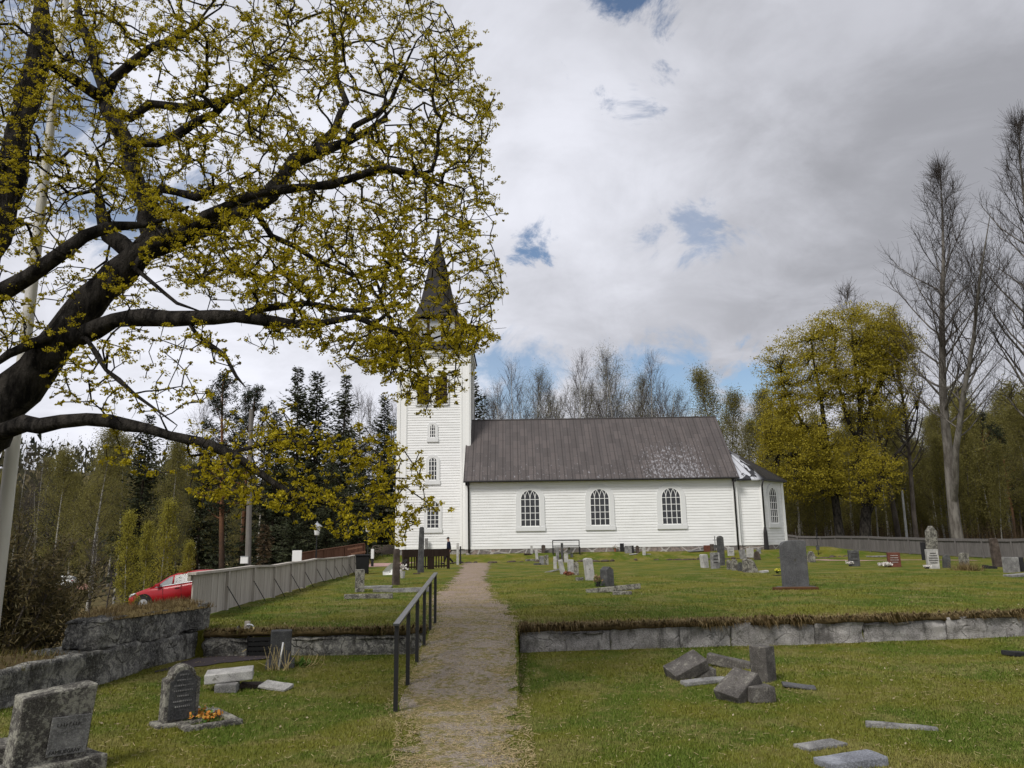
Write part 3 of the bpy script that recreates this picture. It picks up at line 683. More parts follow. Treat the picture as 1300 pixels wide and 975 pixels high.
for dx in (-.72, .62):      # belfry openings with louvres
    z0, z1 = zt_(513), zt_(478); T = Matrix.Translation((xw + dx - .05, 0, 0)) @ Tt
    mb = MB(); mb.box(-.42, .42, -.05, -.036, z0, z1, T); lv = mb.build('belfry_shutter', M['wood_dk'], church)
    mb = MB(); k = 12
    for i in range(k):
        zz_ = z0 + (z1 - z0) * (i + .5) / k; mb.box(-.40, .40, -.10, -.052, zz_ - .05, zz_ + .02, T)
    mb.build('louvres', M['wood_dk'], lv)
    mb = MB()
    for a, b, c, d in ((-.56, -.43, z0 - .1, z1 + .12), (.43, .56, z0 - .1, z1 + .12), (-.428, .428, z1 + .002, z1 + .12), (-.428, .428, z0 - .12, z0 - .002)): mb.box(a, b, -.12, -.034, c, d, T)
    mb.build('casing', M['casing'], lv)
def sqring(mb, prof, n=4, rot=PI / 4):
    """square (or n-sided) profile turned about the tower axis; half widths, z"""
    o = len(mb.v)
    for r, z in prof:
        for j in range(n):
            a = rot + 2 * PI * j / n; q = r / math.cos(PI / n); mb.v.append((txc + q * math.cos(a), tyc + q * math.sin(a), z))
    for i in range(len(prof) - 1):
        for j in range(n): mb.f.append((o + i * n + j, o + i * n + (j + 1) % n, o + (i + 1) * n + (j + 1) % n, o + (i + 1) * n + j))
    mb.f.append(tuple(o + (len(prof) - 1) * n + j for j in range(n)))
def zc(py): return float(A(550, py, tyc)[2])
mb = MB(); sqring(mb, [(2.9, ZT + .42), (2.95, ZT + .47), (2.3, ZT + .75), (1.95, ZT + 1.15)]); spire = mb.build('spire', M['shingle'], church)
zl0, zl1 = ZT + 1.15, zc(412)
mb = MB(); sqring(mb, [(1.85, zl0), (1.85, zl1)]); lan = mb.build('lantern', M['wood_dk'], spire)
mb = MB()
for i in range(4):
    T = Matrix.Translation((txc, tyc, 0)) @ Matrix.Rotation(i * PI / 2, 4, 'Z')
    for x in (-1.05, 0, 1.05): mb.box(x - .42, x + .42, -1.90, -1.852, zl0 + .12, zl1 - .12, T)
mb.build('lantern_panels', M['greymetal'], spire)
mb = MB(); zt1 = zc(296)
sqring(mb, [(2.25, zl1), (2.3, zl1 + .12), (1.75, zl1 + .6), (1.35, zl1 + 1.5), (1.05, zl1 + 2.9), (.72, zl1 + 4.6), (.36, lrp(zl1, zt1, .80)), (.05, zt1)], 8, PI / 8); mb.build('spire_roof', M['shingle'], spire)
mb = MB(); mb.tube([(txc, tyc, zt1 - .3), (txc, tyc, zt1 + 1.3)], .04, 6); mb.box(txc - .35, txc + .35, tyc - .03, tyc + .03, zt1 + .75, zt1 + .83); mb.lathe([(.02, -.14), (.12, -.07), (.14, 0), (.12, .07), (.02, .14)], (txc, tyc, zt1 + .1), 10); mb.build('spire_cross', M['black'], spire)

# ------------------------------------------------------------------ tree builders
def norm(v): v = np.asarray(v, float); return v / (np.linalg.norm(v) + 1e-9)
def leaf_quads(P, size, rg, k=1, spread=0., flat=0., asp=.7):
    """k small four-cornered leaves round each point"""
    P = np.repeat(np.asarray(P, float), k, 0); n = len(P)
    P = P + rg.normal(0, 1, (n, 3)) * spread
    a = rg.normal(0, 1, (n, 3)); a[:, 2] *= 1 - flat; a /= np.linalg.norm(a, axis=1)[:, None]
    b = np.cross(a, rg.normal(0, 1, (n, 3))); b /= np.linalg.norm(b, axis=1)[:, None] + 1e-9
    s = size * rg.uniform(.55, 1.25, n)[:, None]; a = a * s; b = b * s * asp
    return np.stack([P - a, P - b * .8 + a * .1, P + a, P + b * .8 + a * .1], 1).reshape(-1, 3)
class Chains:
    def __init__(s): s.c = []; s.tips = []
    def limb(s, rg, p0, d, L, r0, r1, n, curve=(0, 0, 0), wob=.08):
        pts = [np.asarray(p0, float)]; d = norm(d); c = np.asarray(curve, float)
        for i in range(n):
            d = norm(d + c / n + rg.normal(0, wob, 3)); pts.append(pts[-1] + d * L / n)
        s.c.append((pts, [r0 + (r1 - r0) * i / n for i in range(n + 1)])); return pts, d
def at_u(pts, u):
    k = u * (len(pts) - 1); i = min(int(k), len(pts) - 2); return pts[i] + (pts[i + 1] - pts[i]) * (k - i), norm(pts[i + 1] - pts[i])
def broad(seed, Ht, r0, base, shape, n1, n2, n3, el=(25, 65), curve=.5, twig=(.8, .012), lean=(0, 0), wob=.05, l1r=.45, droop=0., fork=0):
    """trunk, branches, side branches and twigs of a broad-leaved tree; returns trunk chains, twig chains, twig points"""
    rg = np.random.default_rng(seed); T = Chains(); B = Chains(); tw = []
    stems = []
    tr, _ = T.limb(rg, (0, 0, -.2), (lean[0], lean[1], 1), Ht, r0, .02, 12, (0, 0, .15), wob * .5); stems.append((tr, r0, Ht, base))
    for k in range(fork):
        p, d = at_u(tr, .12 + .14 * k); a = rg.uniform(0, 2 * PI)
        st, _ = T.limb(rg, p, (math.cos(a) * .42, math.sin(a) * .42, 1), Ht * (.72 - .08 * k), r0 * .62, .02, 10, (0, 0, .5), wob); stems.append((st, r0 * .62, Ht * .7, base * .8))
    for st, rr, hh, bs in stems:
        for i in range(n1 if st is tr else int(n1 * .7)):
            u = bs + (1 - bs) * ((i + rg.uniform(.2, .8)) / n1) ** .9; p, d = at_u(st, min(u, .985)); az = i * 2.4 + rg.uniform(-.5, .5)
            q = (u - bs) / (1 - bs); L = shape(q) * Ht * rg.uniform(.75, 1.15); e = R_(el[0] + (el[1] - el[0]) * q + rg.normal(0, 7))
            dr = np.array([math.cos(az) * math.cos(e), math.sin(az) * math.cos(e), math.sin(e)])
            rb = max(.016, rr * l1r * (1 - q) ** .8 * min(1, L / (.22 * Ht) + .3))
            pts, _ = (T if rb > .05 else B).limb(rg, p, dr, L, rb, .012, 6, (0, 0, curve), wob)
            for j in range(n2):
                v = .22 + .76 * (j + rg.uniform(.1, .9)) / n2; p2, d2 = at_u(pts, v)
                dd = norm(d2 * .9 + rg.normal(0, .55, 3) + np.array([0, 0, .25])); L2 = max(.35, L * .42 * (1.15 - .7 * v))
                pt2, _ = B.limb(rg, p2, dd, L2, max(.011, rb * .3), .008, 4, (0, 0, curve * .6 - droop), wob * 1.5)
                for k in range(n3):
                    x = .25 + .75 * (k + rg.uniform(.1, .9)) / n3; p3, d3 = at_u(pt2, x)
                    dd = norm(d3 * .8 + rg.normal(0, .6, 3) + np.array([0, 0, .15 - droop * 1.5]))
                    pt3, _ = B.limb(rg, p3, dd, twig[0] * rg.uniform(.5, 1.2), twig[1], twig[1] * .6, 2, (0, 0, .3 - droop * 2), wob)
                    tw += [pt3[1], pt3[2], (pt3[1] + pt3[2]) / 2]
                tw.append(pt2[-1])
    return T, B, np.array(tw)
def chains_mesh(name, ch, mat_, parent, n=3, big=6):
    mb = MB()
    for pts, rad in ch.c: mb.tube(pts, rad, big if rad[0] > .06 else n, False)
    return mb.build(name, mat_, parent, smooth=True)
def broad_tree(name, loc, label, cat, seed, Ht, r0, base, shape, n1, n2, n3, bark, twigmat, leaf=None, lsize=.06, lk=2, lspread=.12, group=None, **kw):
    root = empty(name, loc, 0, label, cat, group); T, B, tw = broad(seed, Ht, r0, base, shape, n1, n2, n3, **kw)
    chains_mesh('trunk', T, bark, root, 5, 10)
    cr = chains_mesh('branches', B, twigmat, root, 3, 5)
    if leaf is not None:
        rg = np.random.default_rng(seed + 1); fast_mesh('foliage', leaf_quads(tw, lsize, rg, lk, lspread), 4, leaf, root)
    return root
def egg(a=.26, top=.08): return lambda q: a * (1 - q) ** .7 * (.55 + .9 * min(q * 3, 1) * .5) + top * .4
def spruce(name, loc, label, cat, seed, Ht, width, mats=('bark_spruce', 'lf_spruce'), group=None, dens=1.0, base=.04):
    rg = np.random.default_rng(seed); root = empty(name, loc, 0, label, cat, group); T = Chains()
    tr, _ = T.limb(rg, (0, 0, -.2), (0, 0, 1), Ht, Ht * .013, .015, 8, (0, 0, .1), .008); Q = []
    z = base * Ht
    while z < Ht * .985:
        q = z / Ht; L0 = width * (1 - q) ** .68 * (.9 + .25 * math.sin(z * 2.1 + seed)) + .12
        for k in range(int(8 + 2 * (1 - q))):
            az = rg.uniform(0, 2 * PI); L = L0 * rg.uniform(.6, 1.15); el = R_(-18 + 48 * q + rg.normal(0, 6))
            d = np.array([math.cos(az) * math.cos(el), math.sin(az) * math.cos(el), math.sin(el)]); p0 = np.array(at_u(tr, min(.999, q))[0]); s = np.array([-math.sin(az), math.cos(az), 0])
            T.c.append(([p0, p0 + d * L * .5, p0 + d * L + np.array([0, 0, .10 * L])], [.022, .014, .005]))
            m_ = max(3, int(L / .2 * dens))
            for i in range(m_):
                v = (i + rg.uniform(0, 1)) / m_; c = p0 + d * L * v + np.array([0, 0, .10 * L * v * v]); sd = rg.choice([-1, 1])
                ln = (.32 + .36 * L0 / width) * (1.15 - .6 * v) * rg.uniform(.6, 1.3); t = norm(d * .7 + s * sd * rg.uniform(.2, 1.1) + np.array([0, 0, rg.uniform(-.75, .1)])) * ln
                wv = norm(np.cross(t, rg.normal(0, 1, 3))) * ln * .20
                Q += [c, c + t * .45 + wv, c + t, c + t * .45 - wv]
        z += (.20 + .22 * (1 - q)) / dens ** .5
    chains_mesh('trunk', T, M[mats[0]], root, 3, 7); fast_mesh('foliage', np.array(Q), 4, M[mats[1]], root); return root
def pine(name, loc, label, cat, seed, Ht, group=None, base=.45, wide=.2):
    rg = np.random.default_rng(seed); root = empty(name, loc, 0, label, cat, group); T = Chains(); C = []
    tr, _ = T.limb(rg, (0, 0, -.2), (rg.normal(0, .03), rg.normal(0, .03), 1), Ht, Ht * .015, .05, 10, (0, 0, .1), .02)
    for i in range(46):
        q = (i + rg.uniform(0, 1)) / 46; u = base + (1 - base) * q; p, _ = at_u(tr, min(u, .995)); az = i * 2.4 + rg.uniform(-.4, .4); L = Ht * wide * (1 - q * .75) * (.5 + .8 * min(1, q * 4)) * rg.uniform(.5, 1.1); el = R_(5 + 45 * q + rg.normal(0, 10))
        d = np.array([math.cos(az) * math.cos(el), math.sin(az) * math.cos(el), math.sin(el)]); pts, _ = T.limb(rg, p, d, L, .06 * (1.2 - q), .015, 5, (0, 0, .35), .13)
        for j in range(7):
            v = .35 + .65 * (j + rg.uniform(0, 1)) / 7; p2, d2 = at_u(pts, v); e = p2 + (norm(d2 + rg.normal(0, .7, 3)) * rg.uniform(.2, .55) + np.array([0, 0, .1])) * Ht / 18; T.c.append(([p2, e], [.015, .008])); C.append(e)
    Q = leaf_quads(C, .20 * Ht / 18, rg, 20, .17 * Ht / 18, .1, .22)
    chains_mesh('trunk', T, M['bark_pine'], root, 3, 8); fast_mesh('foliage', Q, 4, M['lf_pine'], root); return root
def put(proto, px, py, Y, s=1.0, rz=None, label=None, group=None, first=[]):
    """stand the prototype (first time) or a copy of it on the ground in the direction of a pixel column, Y metres away"""
    key = proto.name
    o = proto if key not in first else copy_tree(proto); first.append(key)
    x = float(A(px, py, Y)[0]); o.location = (x, Y, float(H(x, Y)) - .05); o.scale = (s, s, s); o.rotation_euler = (0, 0, trng.uniform(0, 6.28) if rz is None else rz)
    if label: o['label'] = label
    if group: o['group'] = group
    return o
trng = random.Random(11)
def topscale(px, py, Y, Ht):
    """scale that lets a tree Ht tall, standing at Y, reach the pixel row py"""
    p = A(px, py, Y); return (float(p[2]) - float(H(p[0], Y))) / Ht

# ---- the big flowering maple whose limbs come in from the left
def maple():
    rg = np.random.default_rng(21); nodes = []; par = []; rad = []
    def limb(px, start=None):
        """px: (x, y, thickness, depth) along the limb"""
        prev = start
        pts = [(A(a, b, Y), t_ * .9 * Y / FPX / 2 * (.35 if (a, b) == px[-1][:2] else 1)) for a, b, t_, Y in px]
        for i, (p, r) in enumerate(pts):
            if i == 0 and prev is not None: p0, r0 = nodes[prev], r
            elif i == 0: nodes.append(p); par.append(-1); rad.append(r); prev = len(nodes) - 1; continue
            else: p0, r0 = pts[i - 1]
            k = max(1, int(np.linalg.norm(p - p0) / .22))
            for j in range(1, k + 1):
                u = j / k; nodes.append(p0 + (p - p0) * u + rg.normal(0, .010 + .12 * min(r, .09), 3) * (j < k)); par.append(prev); rad.append(r0 + (r - r0) * u); prev = len(nodes) - 1
        return prev
    def near(px, py, Y):
        q = A(px, py, Y); return int(np.argmin(np.linalg.norm(np.array(nodes) - q, axis=1)))
    base = A(-215, 905, 8.6)
    nodes.append(np.array([base[0], 8.6, float(H(base[0], 8.6)) - .1])); par.append(-1); rad.append(.50)
    limb([(-190, 800, 100, 8.6), (-130, 680, 88, 8.6), (-60, 590, 76, 8.6), (5, 520, 62, 8.6), (45, 470, 54, 8.6), (78, 425, 50, 8.6), (112, 385, 46, 8.7), (150, 350, 44, 8.8), (182, 318, 42, 8.8), (215, 305, 35, 8.8), (250, 292, 32, 8.9), (300, 272, 28, 9), (344, 246, 26, 9.1), (375, 203, 22, 9.3), (405, 193, 18, 9.4), (440, 180, 14, 9.5), (470, 165, 10, 9.6), (500, 135, 6, 9.7)], 0)
    limb([(100, 428, 28, 8.5), (122, 418, 26, 8.4), (145, 407, 25, 8.3), (190, 403, 25, 8.2), (250, 403, 23, 8.0), (300, 402, 19, 7.9), (345, 408, 17, 7.8), (400, 412, 11, 7.7), (450, 402, 8, 7.7), (500, 420, 6, 7.6), (545, 440, 5, 7.6)], near(95, 430, 8.6))
    limb([(300, 402, 10, 7.9), (330, 392, 12, 7.9), (390, 385, 10, 8.1), (450, 395, 7, 8.2), (520, 385, 5, 8.3)], near(300, 402, 7.9))
    limb([(170, 325, 28, 8.9), (140, 300, 24, 9.0), (132, 285, 20, 9.1), (125, 240, 14, 9.2), (122, 200, 10, 9.3)], near(180, 320, 8.8))
    limb([(195, 300, 30, 8.9), (190, 265, 26, 9.1), (176, 235, 25, 9.3), (166, 203, 24, 9.5), (157, 172, 22, 9.6), (135, 140, 20, 9.7), (130, 110, 17, 9.8), (118, 70, 14, 9.9), (100, 20, 12, 10), (90, -40, 9, 10)], near(196, 308, 8.8))
    limb([(166, 180, 18, 9.6), (200, 182, 16, 9.5), (225, 172, 15, 9.4), (250, 155, 14, 9.3), (273, 144, 13, 9.3), (290, 125, 10, 9.2), (310, 115, 8, 9.2)], near(160, 180, 9.6))
    limb([(165, 150, 14, 9.8), (190, 132, 15, 9.9), (237, 137, 13, 10), (281, 128, 11, 10.1), (315, 112, 8, 10.2), (360, 70, 6, 10.2)], near(140, 150, 9.7))
    limb([(135, 120, 16, 9.8), (145, 100, 15, 9.7), (170, 78, 14, 9.6), (190, 62, 11, 9.6), (230, 45, 8, 9.5), (280, 10, 6, 9.4)], near(131, 120, 9.8))
    limb([(120, 118, 16, 9.6), (90, 98, 14, 9.4), (65, 85, 12, 9.2), (40, 50, 9, 9.1)], near(132, 125, 9.75))
    limb([(-60, 470, 60, 9.2), (-40, 380, 46, 9.5), (0, 285, 40, 9.7), (10, 238, 38, 9.7), (20, 190, 36, 9.7), (32, 140, 34, 9.7), (46, 85, 32, 9.8), (52, 25, 28, 9.9), (50, -40, 22, 10)], near(-110, 660, 8.6))
    limb([(-60, 470, 30, 8.3), (-20, 385, 26, 8.1), (37, 350, 23, 8), (77, 321, 21, 8), (108, 299, 18, 8.1), (140, 288, 14, 8.3), (190, 285, 10, 8.4), (240, 262, 7, 8.4)], near(-100, 650, 8.6))
    limb([(240, 296, 22, 8.8), (285, 262, 15, 8.6), (330, 245, 13, 8.5), (395, 237, 15, 8.4), (445, 227, 14, 8.3), (486, 213, 11, 8.3), (530, 222, 7, 8.3), (590, 240, 5, 8.3)], near(240, 295, 8.85))
    limb([(400, 190, 12, 9.4), (425, 165, 11, 9.5), (440, 130, 10, 9.6), (428, 100, 9, 9.6), (424, 44, 7, 9.7), (420, 5, 5, 9.7)], near(400, 195, 9.4))
    limb([(450, 160, 9, 9.5), (479, 145, 9, 9.4), (496, 129, 8, 9.4), (510, 95, 6, 9.3), (530, 50, 5, 9.3)], near(442, 178, 9.5))
    limb([(205, 240, 12, 8.7), (250, 250, 13, 8.6), (290, 235, 9, 8.4), (330, 215, 7, 8.3)], near(190, 265, 9.1))
    limb([(320, 262, 10, 9.4), (345, 300, 9, 9.6), (400, 330, 8, 9.8), (450, 350, 6, 9.9), (520, 330, 5, 10)], near(318, 262, 9.0))
    limb([(-30, 560, 30, 8.3), (5, 548, 24, 8.1), (50, 541, 22, 7.9), (110, 531, 18, 7.8), (160, 540, 17, 7.7), (215, 553, 14, 7.6), (262, 563, 13, 7.6), (300, 580, 11, 7.5), (335, 605, 9, 7.5), (372, 630, 7, 7.6), (420, 640, 6, 7.7), (470, 635, 4, 7.8)], near(-40, 570, 8.6))
    limb([(290, 575, 6, 7.5), (350, 560, 6, 7.5), (420, 565, 5, 7.6), (480, 590, 4, 7.7)], near(285, 573, 7.5))
    limb([(60, 430, 14, 8.4), (40, 436, 14, 8.3), (10, 450, 12, 8.2), (-30, 480, 10, 8.2)], near(70, 432, 8.6))
    limb([(110, 430, 7, 8.3), (135, 470, 7, 8.2), (170, 500, 6, 8.1), (225, 540, 4, 8.0)], near(105, 428, 8.5))
    limb([(240, 410, 5, 8), (250, 425, 5, 8), (285, 450, 6, 7.9), (300, 478, 5, 7.9), (312, 492, 4, 7.9)], near(250, 405, 8))
    limb([(170, 340, 8, 8.6), (195, 360, 7, 8.4), (225, 385, 6, 8.3), (262, 398, 4, 8.2)], near(175, 335, 8.8))
    limb([(480, 300, 6, 9.5), (485, 350, 6, 9.3), (500, 400, 5, 9.1)], near(345, 300, 9.6)) if False else None
    nskel = len(nodes)
    # twig ends: areas of the crown with a depth of their own
    def inside(poly, n, y0, y1):
        P_ = np.array(poly, float); lo, hi = P_.min(0), P_.max(0); o = []
        while len(o) < n:
            x, y = rg.uniform(lo, hi); c = False; j = len(P_) - 1
            for i in range(len(P_)):
                if (P_[i][1] > y) != (P_[j][1] > y) and x < (P_[j][0] - P_[i][0]) * (y - P_[i][1]) / (P_[j][1] - P_[i][1]) + P_[i][0]: c = not c
                j = i
            if c and 512 < x < 590 and 285 < y < 445 and rg.uniform() < .5: c = False; o.append(None) if False else None
            if c and (mnoise.noise(Vector((x / 46., y / 34., y0))) > -.08 or rg.uniform() < .30): o.append((x + rg.normal(0, 8), y + rg.normal(0, 8), rg.uniform(y0, y1)))
        return o
    out = [(545, 0), (592, 42), (606, 80), (624, 120), (640, 140), (618, 182), (622, 225), (632, 268), (612, 312), (642, 350), (630, 388), (622, 430), (590, 478), (562, 515)]
    T = []
    T += inside([(-60, -60), (540, -60)] + out[:9] + [(480, 300), (380, 285), (200, 250), (-60, 260)], 4300, 7.4, 11.2)
    T += inside([(190, 255), (480, 290), (612, 310)] + out[9:12] + [(560, 460), (500, 478), (430, 450), (350, 430), (300, 385), (230, 360)], 1500, 7.0, 10)
    T += inside([(430, 420), (622, 400), (622, 430), (590, 478), (562, 515), (535, 520), (490, 478)], 260, 7.2, 8.8)
    T += inside([(-60, 250), (200, 250), (230, 300), (180, 390), (60, 430), (-60, 480)], 400, 7.4, 10)
    T += inside([(60, 440), (260, 410), (330, 440), (270, 500), (200, 525), (60, 520)], 130, 7.3, 8.6)
    T += inside([(255, 555), (330, 520), (430, 545), (505, 560), (505, 690), (470, 695), (390, 660), (310, 640), (240, 640), (240, 590)], 380, 6.9, 8.4)
    T += inside([(505, 570), (540, 585), (535, 610), (570, 650), (540, 670), (500, 690)], 44, 7.3, 8.0)
    T += inside([(80, 540), (260, 560), (250, 620), (150, 600)], 22, 7.4, 8.0)
    T = np.array([A(*t) for t in T])
    # bring the twigs to the limbs: nearest first
    N0 = np.array(nodes); plen = np.zeros(len(T)); best = np.full(len(T), 1e9); bi = np.zeros(len(T), int)
    for i in range(0, len(T), 256):
        D = np.linalg.norm(T[i:i + 256, None] - N0[None], axis=2) + (np.array(rad)[None] > .10) * .25; bi[i:i + 256] = D.argmin(1); best[i:i + 256] = D.min(1)
    gl = np.zeros(len(nodes)).tolist(); done = np.zeros(len(T), bool); ends = []
    for _ in range(len(T)):
        c = np.where(done, 1e9, best); t = int(c.argmin()); done[t] = True
        s = bi[t]; p0 = nodes[s]; v = T[t] - p0; L = np.linalg.norm(v); k = max(1, int(L / .12)); side = rg.normal(0, .07, 3) * L; side[2] += .06 * L
        new = []; prev = s
        for j in range(1, k + 1):
            u = j / k; nodes.append(p0 + v * u + side * math.sin(PI * u) + rg.normal(0, .008, 3) * (j < k)); par.append(prev); rad.append(0); gl.append(gl[prev] + L / k); prev = len(nodes) - 1; new.append(prev)
        ends.append(prev); X = np.array([nodes[i] for i in new])
        D = np.linalg.norm(T[:, None] - X[None], axis=2) + .12 * np.array([gl[i] for i in new])[None]
        mi = D.argmin(1); mv = D.min(1); up = mv < best; best[up] = mv[up]; bi[up] = np.array(new)[mi[up]]
    n = len(nodes); acc = np.zeros(n); kids = [[] for _ in range(n)]
    for i in range(n):
        if par[i] >= 0: kids[par[i]].append(i)
    for i in reversed(range(n)):
        own = max(.0050 ** 2.3, acc[i]); r_ = own ** (1 / 2.3)
        if rad[i] > 0: r_ = max(rad[i], min(r_, rad[i] * 1.3))
        rad[i] = r_
        if par[i] >= 0: acc[par[i]] += (min(r_, .05)) ** 2.3
    for i in range(1, n):
        if par[i] >= 0: rad[i] = min(rad[i], rad[par[i]])
    root = empty('maple_tree', (nodes[0][0], nodes[0][1], nodes[0][2]), 0, 'large old maple with dark limbs and yellow green blossom reaching over the left stone wall', 'tree')
    org = np.array(root.location)
    thick, thin = MB(), MB(); rough = np.random.default_rng(4)
    st = [(i, None) for i in range(n) if par[i] < 0]
    while st:
        i, p = st.pop(); ch = [] if p is None else [p]; cur = i
        while True:
            ch.append(cur); ks = sorted(kids[cur], key=lambda a: -rad[a])
            for k in ks[1:]: st.append((k, cur))
            if not ks: break
            cur = ks[0]
        if len(ch) < 2: continue
        rr = [rad[a] for a in ch]
        if p is not None: rr[0] = min(rad[p], rr[1] * 1.25)
        pts = [np.array(nodes[a]) - org for a in ch]
        big = rr[0] > .03
        rr = [r * (1 + .10 * rough.normal() * big) for r in rr]
        (thick if big else thin).tube(pts, rr, 14 if rr[0] > .1 else 9 if big else 4, big, .22 if big else 0)
    o = thick.build('trunk', M['bark_maple'], root, smooth=True); thin.build('twigs', M['bark_maple'], root, smooth=True)
    # clusters of blossom at and near the twig ends
    ends = np.array([nodes[i] for i in ends]) - org; rg = np.random.default_rng(8)
    big = rg.uniform(0, 1, len(ends)); C = [ends]; C.append(ends[big > .5] + rg.normal(0, .05, (int((big > .5).sum()), 3))); C.append(ends[big > .8] + rg.normal(0, .075, (int((big > .8).sum()), 3)))
    C = np.concatenate(C); cs = rg.uniform(.35, 1.2, len(C)); Q = []
    for k in range(25):
        d = rg.normal(0, 1, C.shape); d /= np.linalg.norm(d, axis=1)[:, None]; d[:, 2] *= .6
        Q.append(C + d * (cs * rg.uniform(.25, 1.0, len(C)) * .064)[:, None])
    Q = np.concatenate(Q); fast_mesh('foliage', leaf_quads(Q, .0158, rg, 1, 0, 0, .75), 4, M['lf_maple'], root)
    # loose hanging lichen twigs and single flowers on thin branches
    small = np.array([nodes[i] for i in range(nskel, n) if rad[i] < .006]) - org; sel = small[rg.uniform(0, 1, len(small)) < .22]
    fast_mesh('loose_flowers', leaf_quads(sel, .012, rg, 5, .024, 0, .7), 4, M['lf_maple'], root)
    mb = MB(); sel = small[rg.uniform(0, 1, len(small)) < .45]
    for p in sel:
        e = p + rg.normal(0, .06, 3); mb.tube([p, (p + e) / 2 + rg.normal(0, .012, 3), e], [.003, .0028, .002], 3, False)
    mb.build('spurs', M['bark_maple'], root)
    return root
maple()

# ---- yellow maple with two trunks behind the right fence
def round_maple():
    Yc = 66.; c = A(1070, 520, Yc); g = float(H(c[0], Yc)); rg = np.random.default_rng(31)
    root = empty('maple_tree', (c[0], Yc, g), 0, 'broad round maple in yellow green blossom with two dark trunks behind the grey plank fence', 'tree')
    def P_(px, py, Y=Yc): return A(px, py, Y) - np.array([c[0], Yc, g])
    T = Chains(); nodes = []; 
    for pl_, r0 in (([(1068, 692), (1063, 655), (1050, 600), (1046, 540), (1035, 470), (1030, 430)], .42), ([(1099, 692), (1100, 645), (1090, 590), (1093, 530), (1085, 460), (1080, 400)], .5), ([(1103, 650), (1120, 600), (1140, 575), (1160, 550), (1165, 520)], .26),
                    ([(1091, 560), (1075, 530), (1062, 480), (1060, 420)], .22), ([(1093, 540), (1110, 500), (1130, 450), (1135, 420)], .22), ([(1048, 570), (1020, 540), (1000, 500), (990, 470)], .22), ([(1052, 610), (1020, 590), (990, 575), (975, 560)], .18), ([(1092, 520), (1100, 470), (1105, 420)], .2)):
        pts = [P_(a, b, Yc + rg.uniform(-.4, .4) if i else Yc) for i, (a, b) in enumerate(pl_)]; pp = [pts[0]]
        for a, b in zip(pts[:-1], pts[1:]): pp += [(a + b) / 2 + rg.normal(0, .12, 3), b]
        T.c.append((pp, list(np.linspace(r0, .05, len(pp))))); nodes += pp[2:]
    # the crown is a hull of ellipsoid lobes
    lobes = [(P_(1075, 455), 5.6, 4.2), (P_(1040, 510), 5.4, 4.6), (P_(1015, 590), 3.8, 3.3), (P_(1085, 420), 4.2, 2.6), (P_(1110, 490), 4.0, 4.4), (P_(1085, 600), 3.8, 3.0), (P_(1000, 545), 2.8, 3.6), (P_(1022, 468), 4.2, 4.0), (P_(1120, 440), 3.2, 2.6)]
    C = []
    for ce, a, b in lobes:
        for k in range(400):
            d = norm(rg.normal(0, 1, 3)); q = rg.uniform(.2, 1) ** .5 * rg.uniform(.93, 1.06); p_ = ce + d * np.array([a, a * .95, b]) * q
            if mnoise.noise(Vector(p_) * .42) + .35 * mnoise.noise(Vector(p_) * 1.1) > -.32: C.append(p_)
    C = np.array(C)
    # branchlets in bunches
    N = np.array(nodes); B = Chains(); L2 = []
    for p in C[rg.uniform(0, 1, len(C)) < .6]:
        j = int(np.linalg.norm(N - p, axis=1).argmin()); v = p - N[j]; L = np.linalg.norm(v)
        B.c.append(([N[j], N[j] + v * .5 + np.array([0, 0, -.08 * L]) + rg.normal(0, .06, 3) * L, p], [.035 + .008 * L, .025, .010]))
    k = 40; d = rg.normal(0, 1, (len(C), k, 3)); d[..., 2] *= .42
    Q = (C[:, None] + d * .36 * rg.uniform(.6, 1.3, (len(C), 1, 1))).reshape(-1, 3)
    chains_mesh('trunk', T, M['bark_maple'], root, 4, 10); chains_mesh('branches', B, M['bark_maple'], root, 3, 4)
    fast_mesh('foliage', leaf_quads(Q, .075, rg, 1, .03, .1, .75), 4, M['lf_maple2'], root)
round_maple()

# ---- tall bare trees at the right edge
def put_top(root, px, py_base, Y, pxt, pyt, Ht, label=None):
    b = A(px, py_base, Y); g = float(H(b[0], Y)); t = A(pxt, pyt, Y); s = (t[2] - g) / Ht
    root.location = (b[0], Y, g - .1); root.scale = (s, s, s); root.rotation_euler = (0, math.atan2(t[0] - b[0], t[2] - g), 0); return root
aspshape = lambda q: .23 * (1 - q) ** .75 * min(1, .5 + q * 2) + .025
a1 = broad_tree('aspen_tree', (0, 0, 0), 'tall bare aspen with a thick pale trunk, left of the other tall bare one', 'tree', 41, 28, .42, .30, aspshape, 46, 10, 6, M['bark_asp'], M['bark_asptwig'], el=(32, 62), curve=.55, twig=(1.2, .008), wob=.07, fork=1, l1r=.24)
put_top(a1, 1216, 685, 60, 1170, 226, 28)
a2 = broad_tree('aspen_tree', (0, 0, 0), 'tallest bare aspen at the right edge of the picture, its crown cut by the frame', 'tree', 43, 30, .46, .25, aspshape, 54, 10, 6, M['bark_asp'], M['bark_asptwig'], el=(34, 62), curve=.55, twig=(1.2, .008), wob=.07, fork=0, l1r=.26)
put_top(a2, 1330, 690, 56, 1292, 165, 30)
a3 = broad_tree('bare_tree', (0, 0, 0), 'slender bare tree rising just behind the round yellow maple, lower than the aspens', 'tree', 47, 20, .22, .3, aspshape, 40, 8, 4, M['bark_twig'], M['bark_twig'], el=(30, 60), twig=(.9, .008))
put_top(a3, 1142, 690, 72, 1100, 365, 20)
a4 = copy_tree(a3); a4['label'] = 'low branching bare tree between the round yellow maple and the pale aspen trunk'
put_top(a4, 1165, 690, 69, 1150, 400, 20); a4.rotation_euler.z = 2
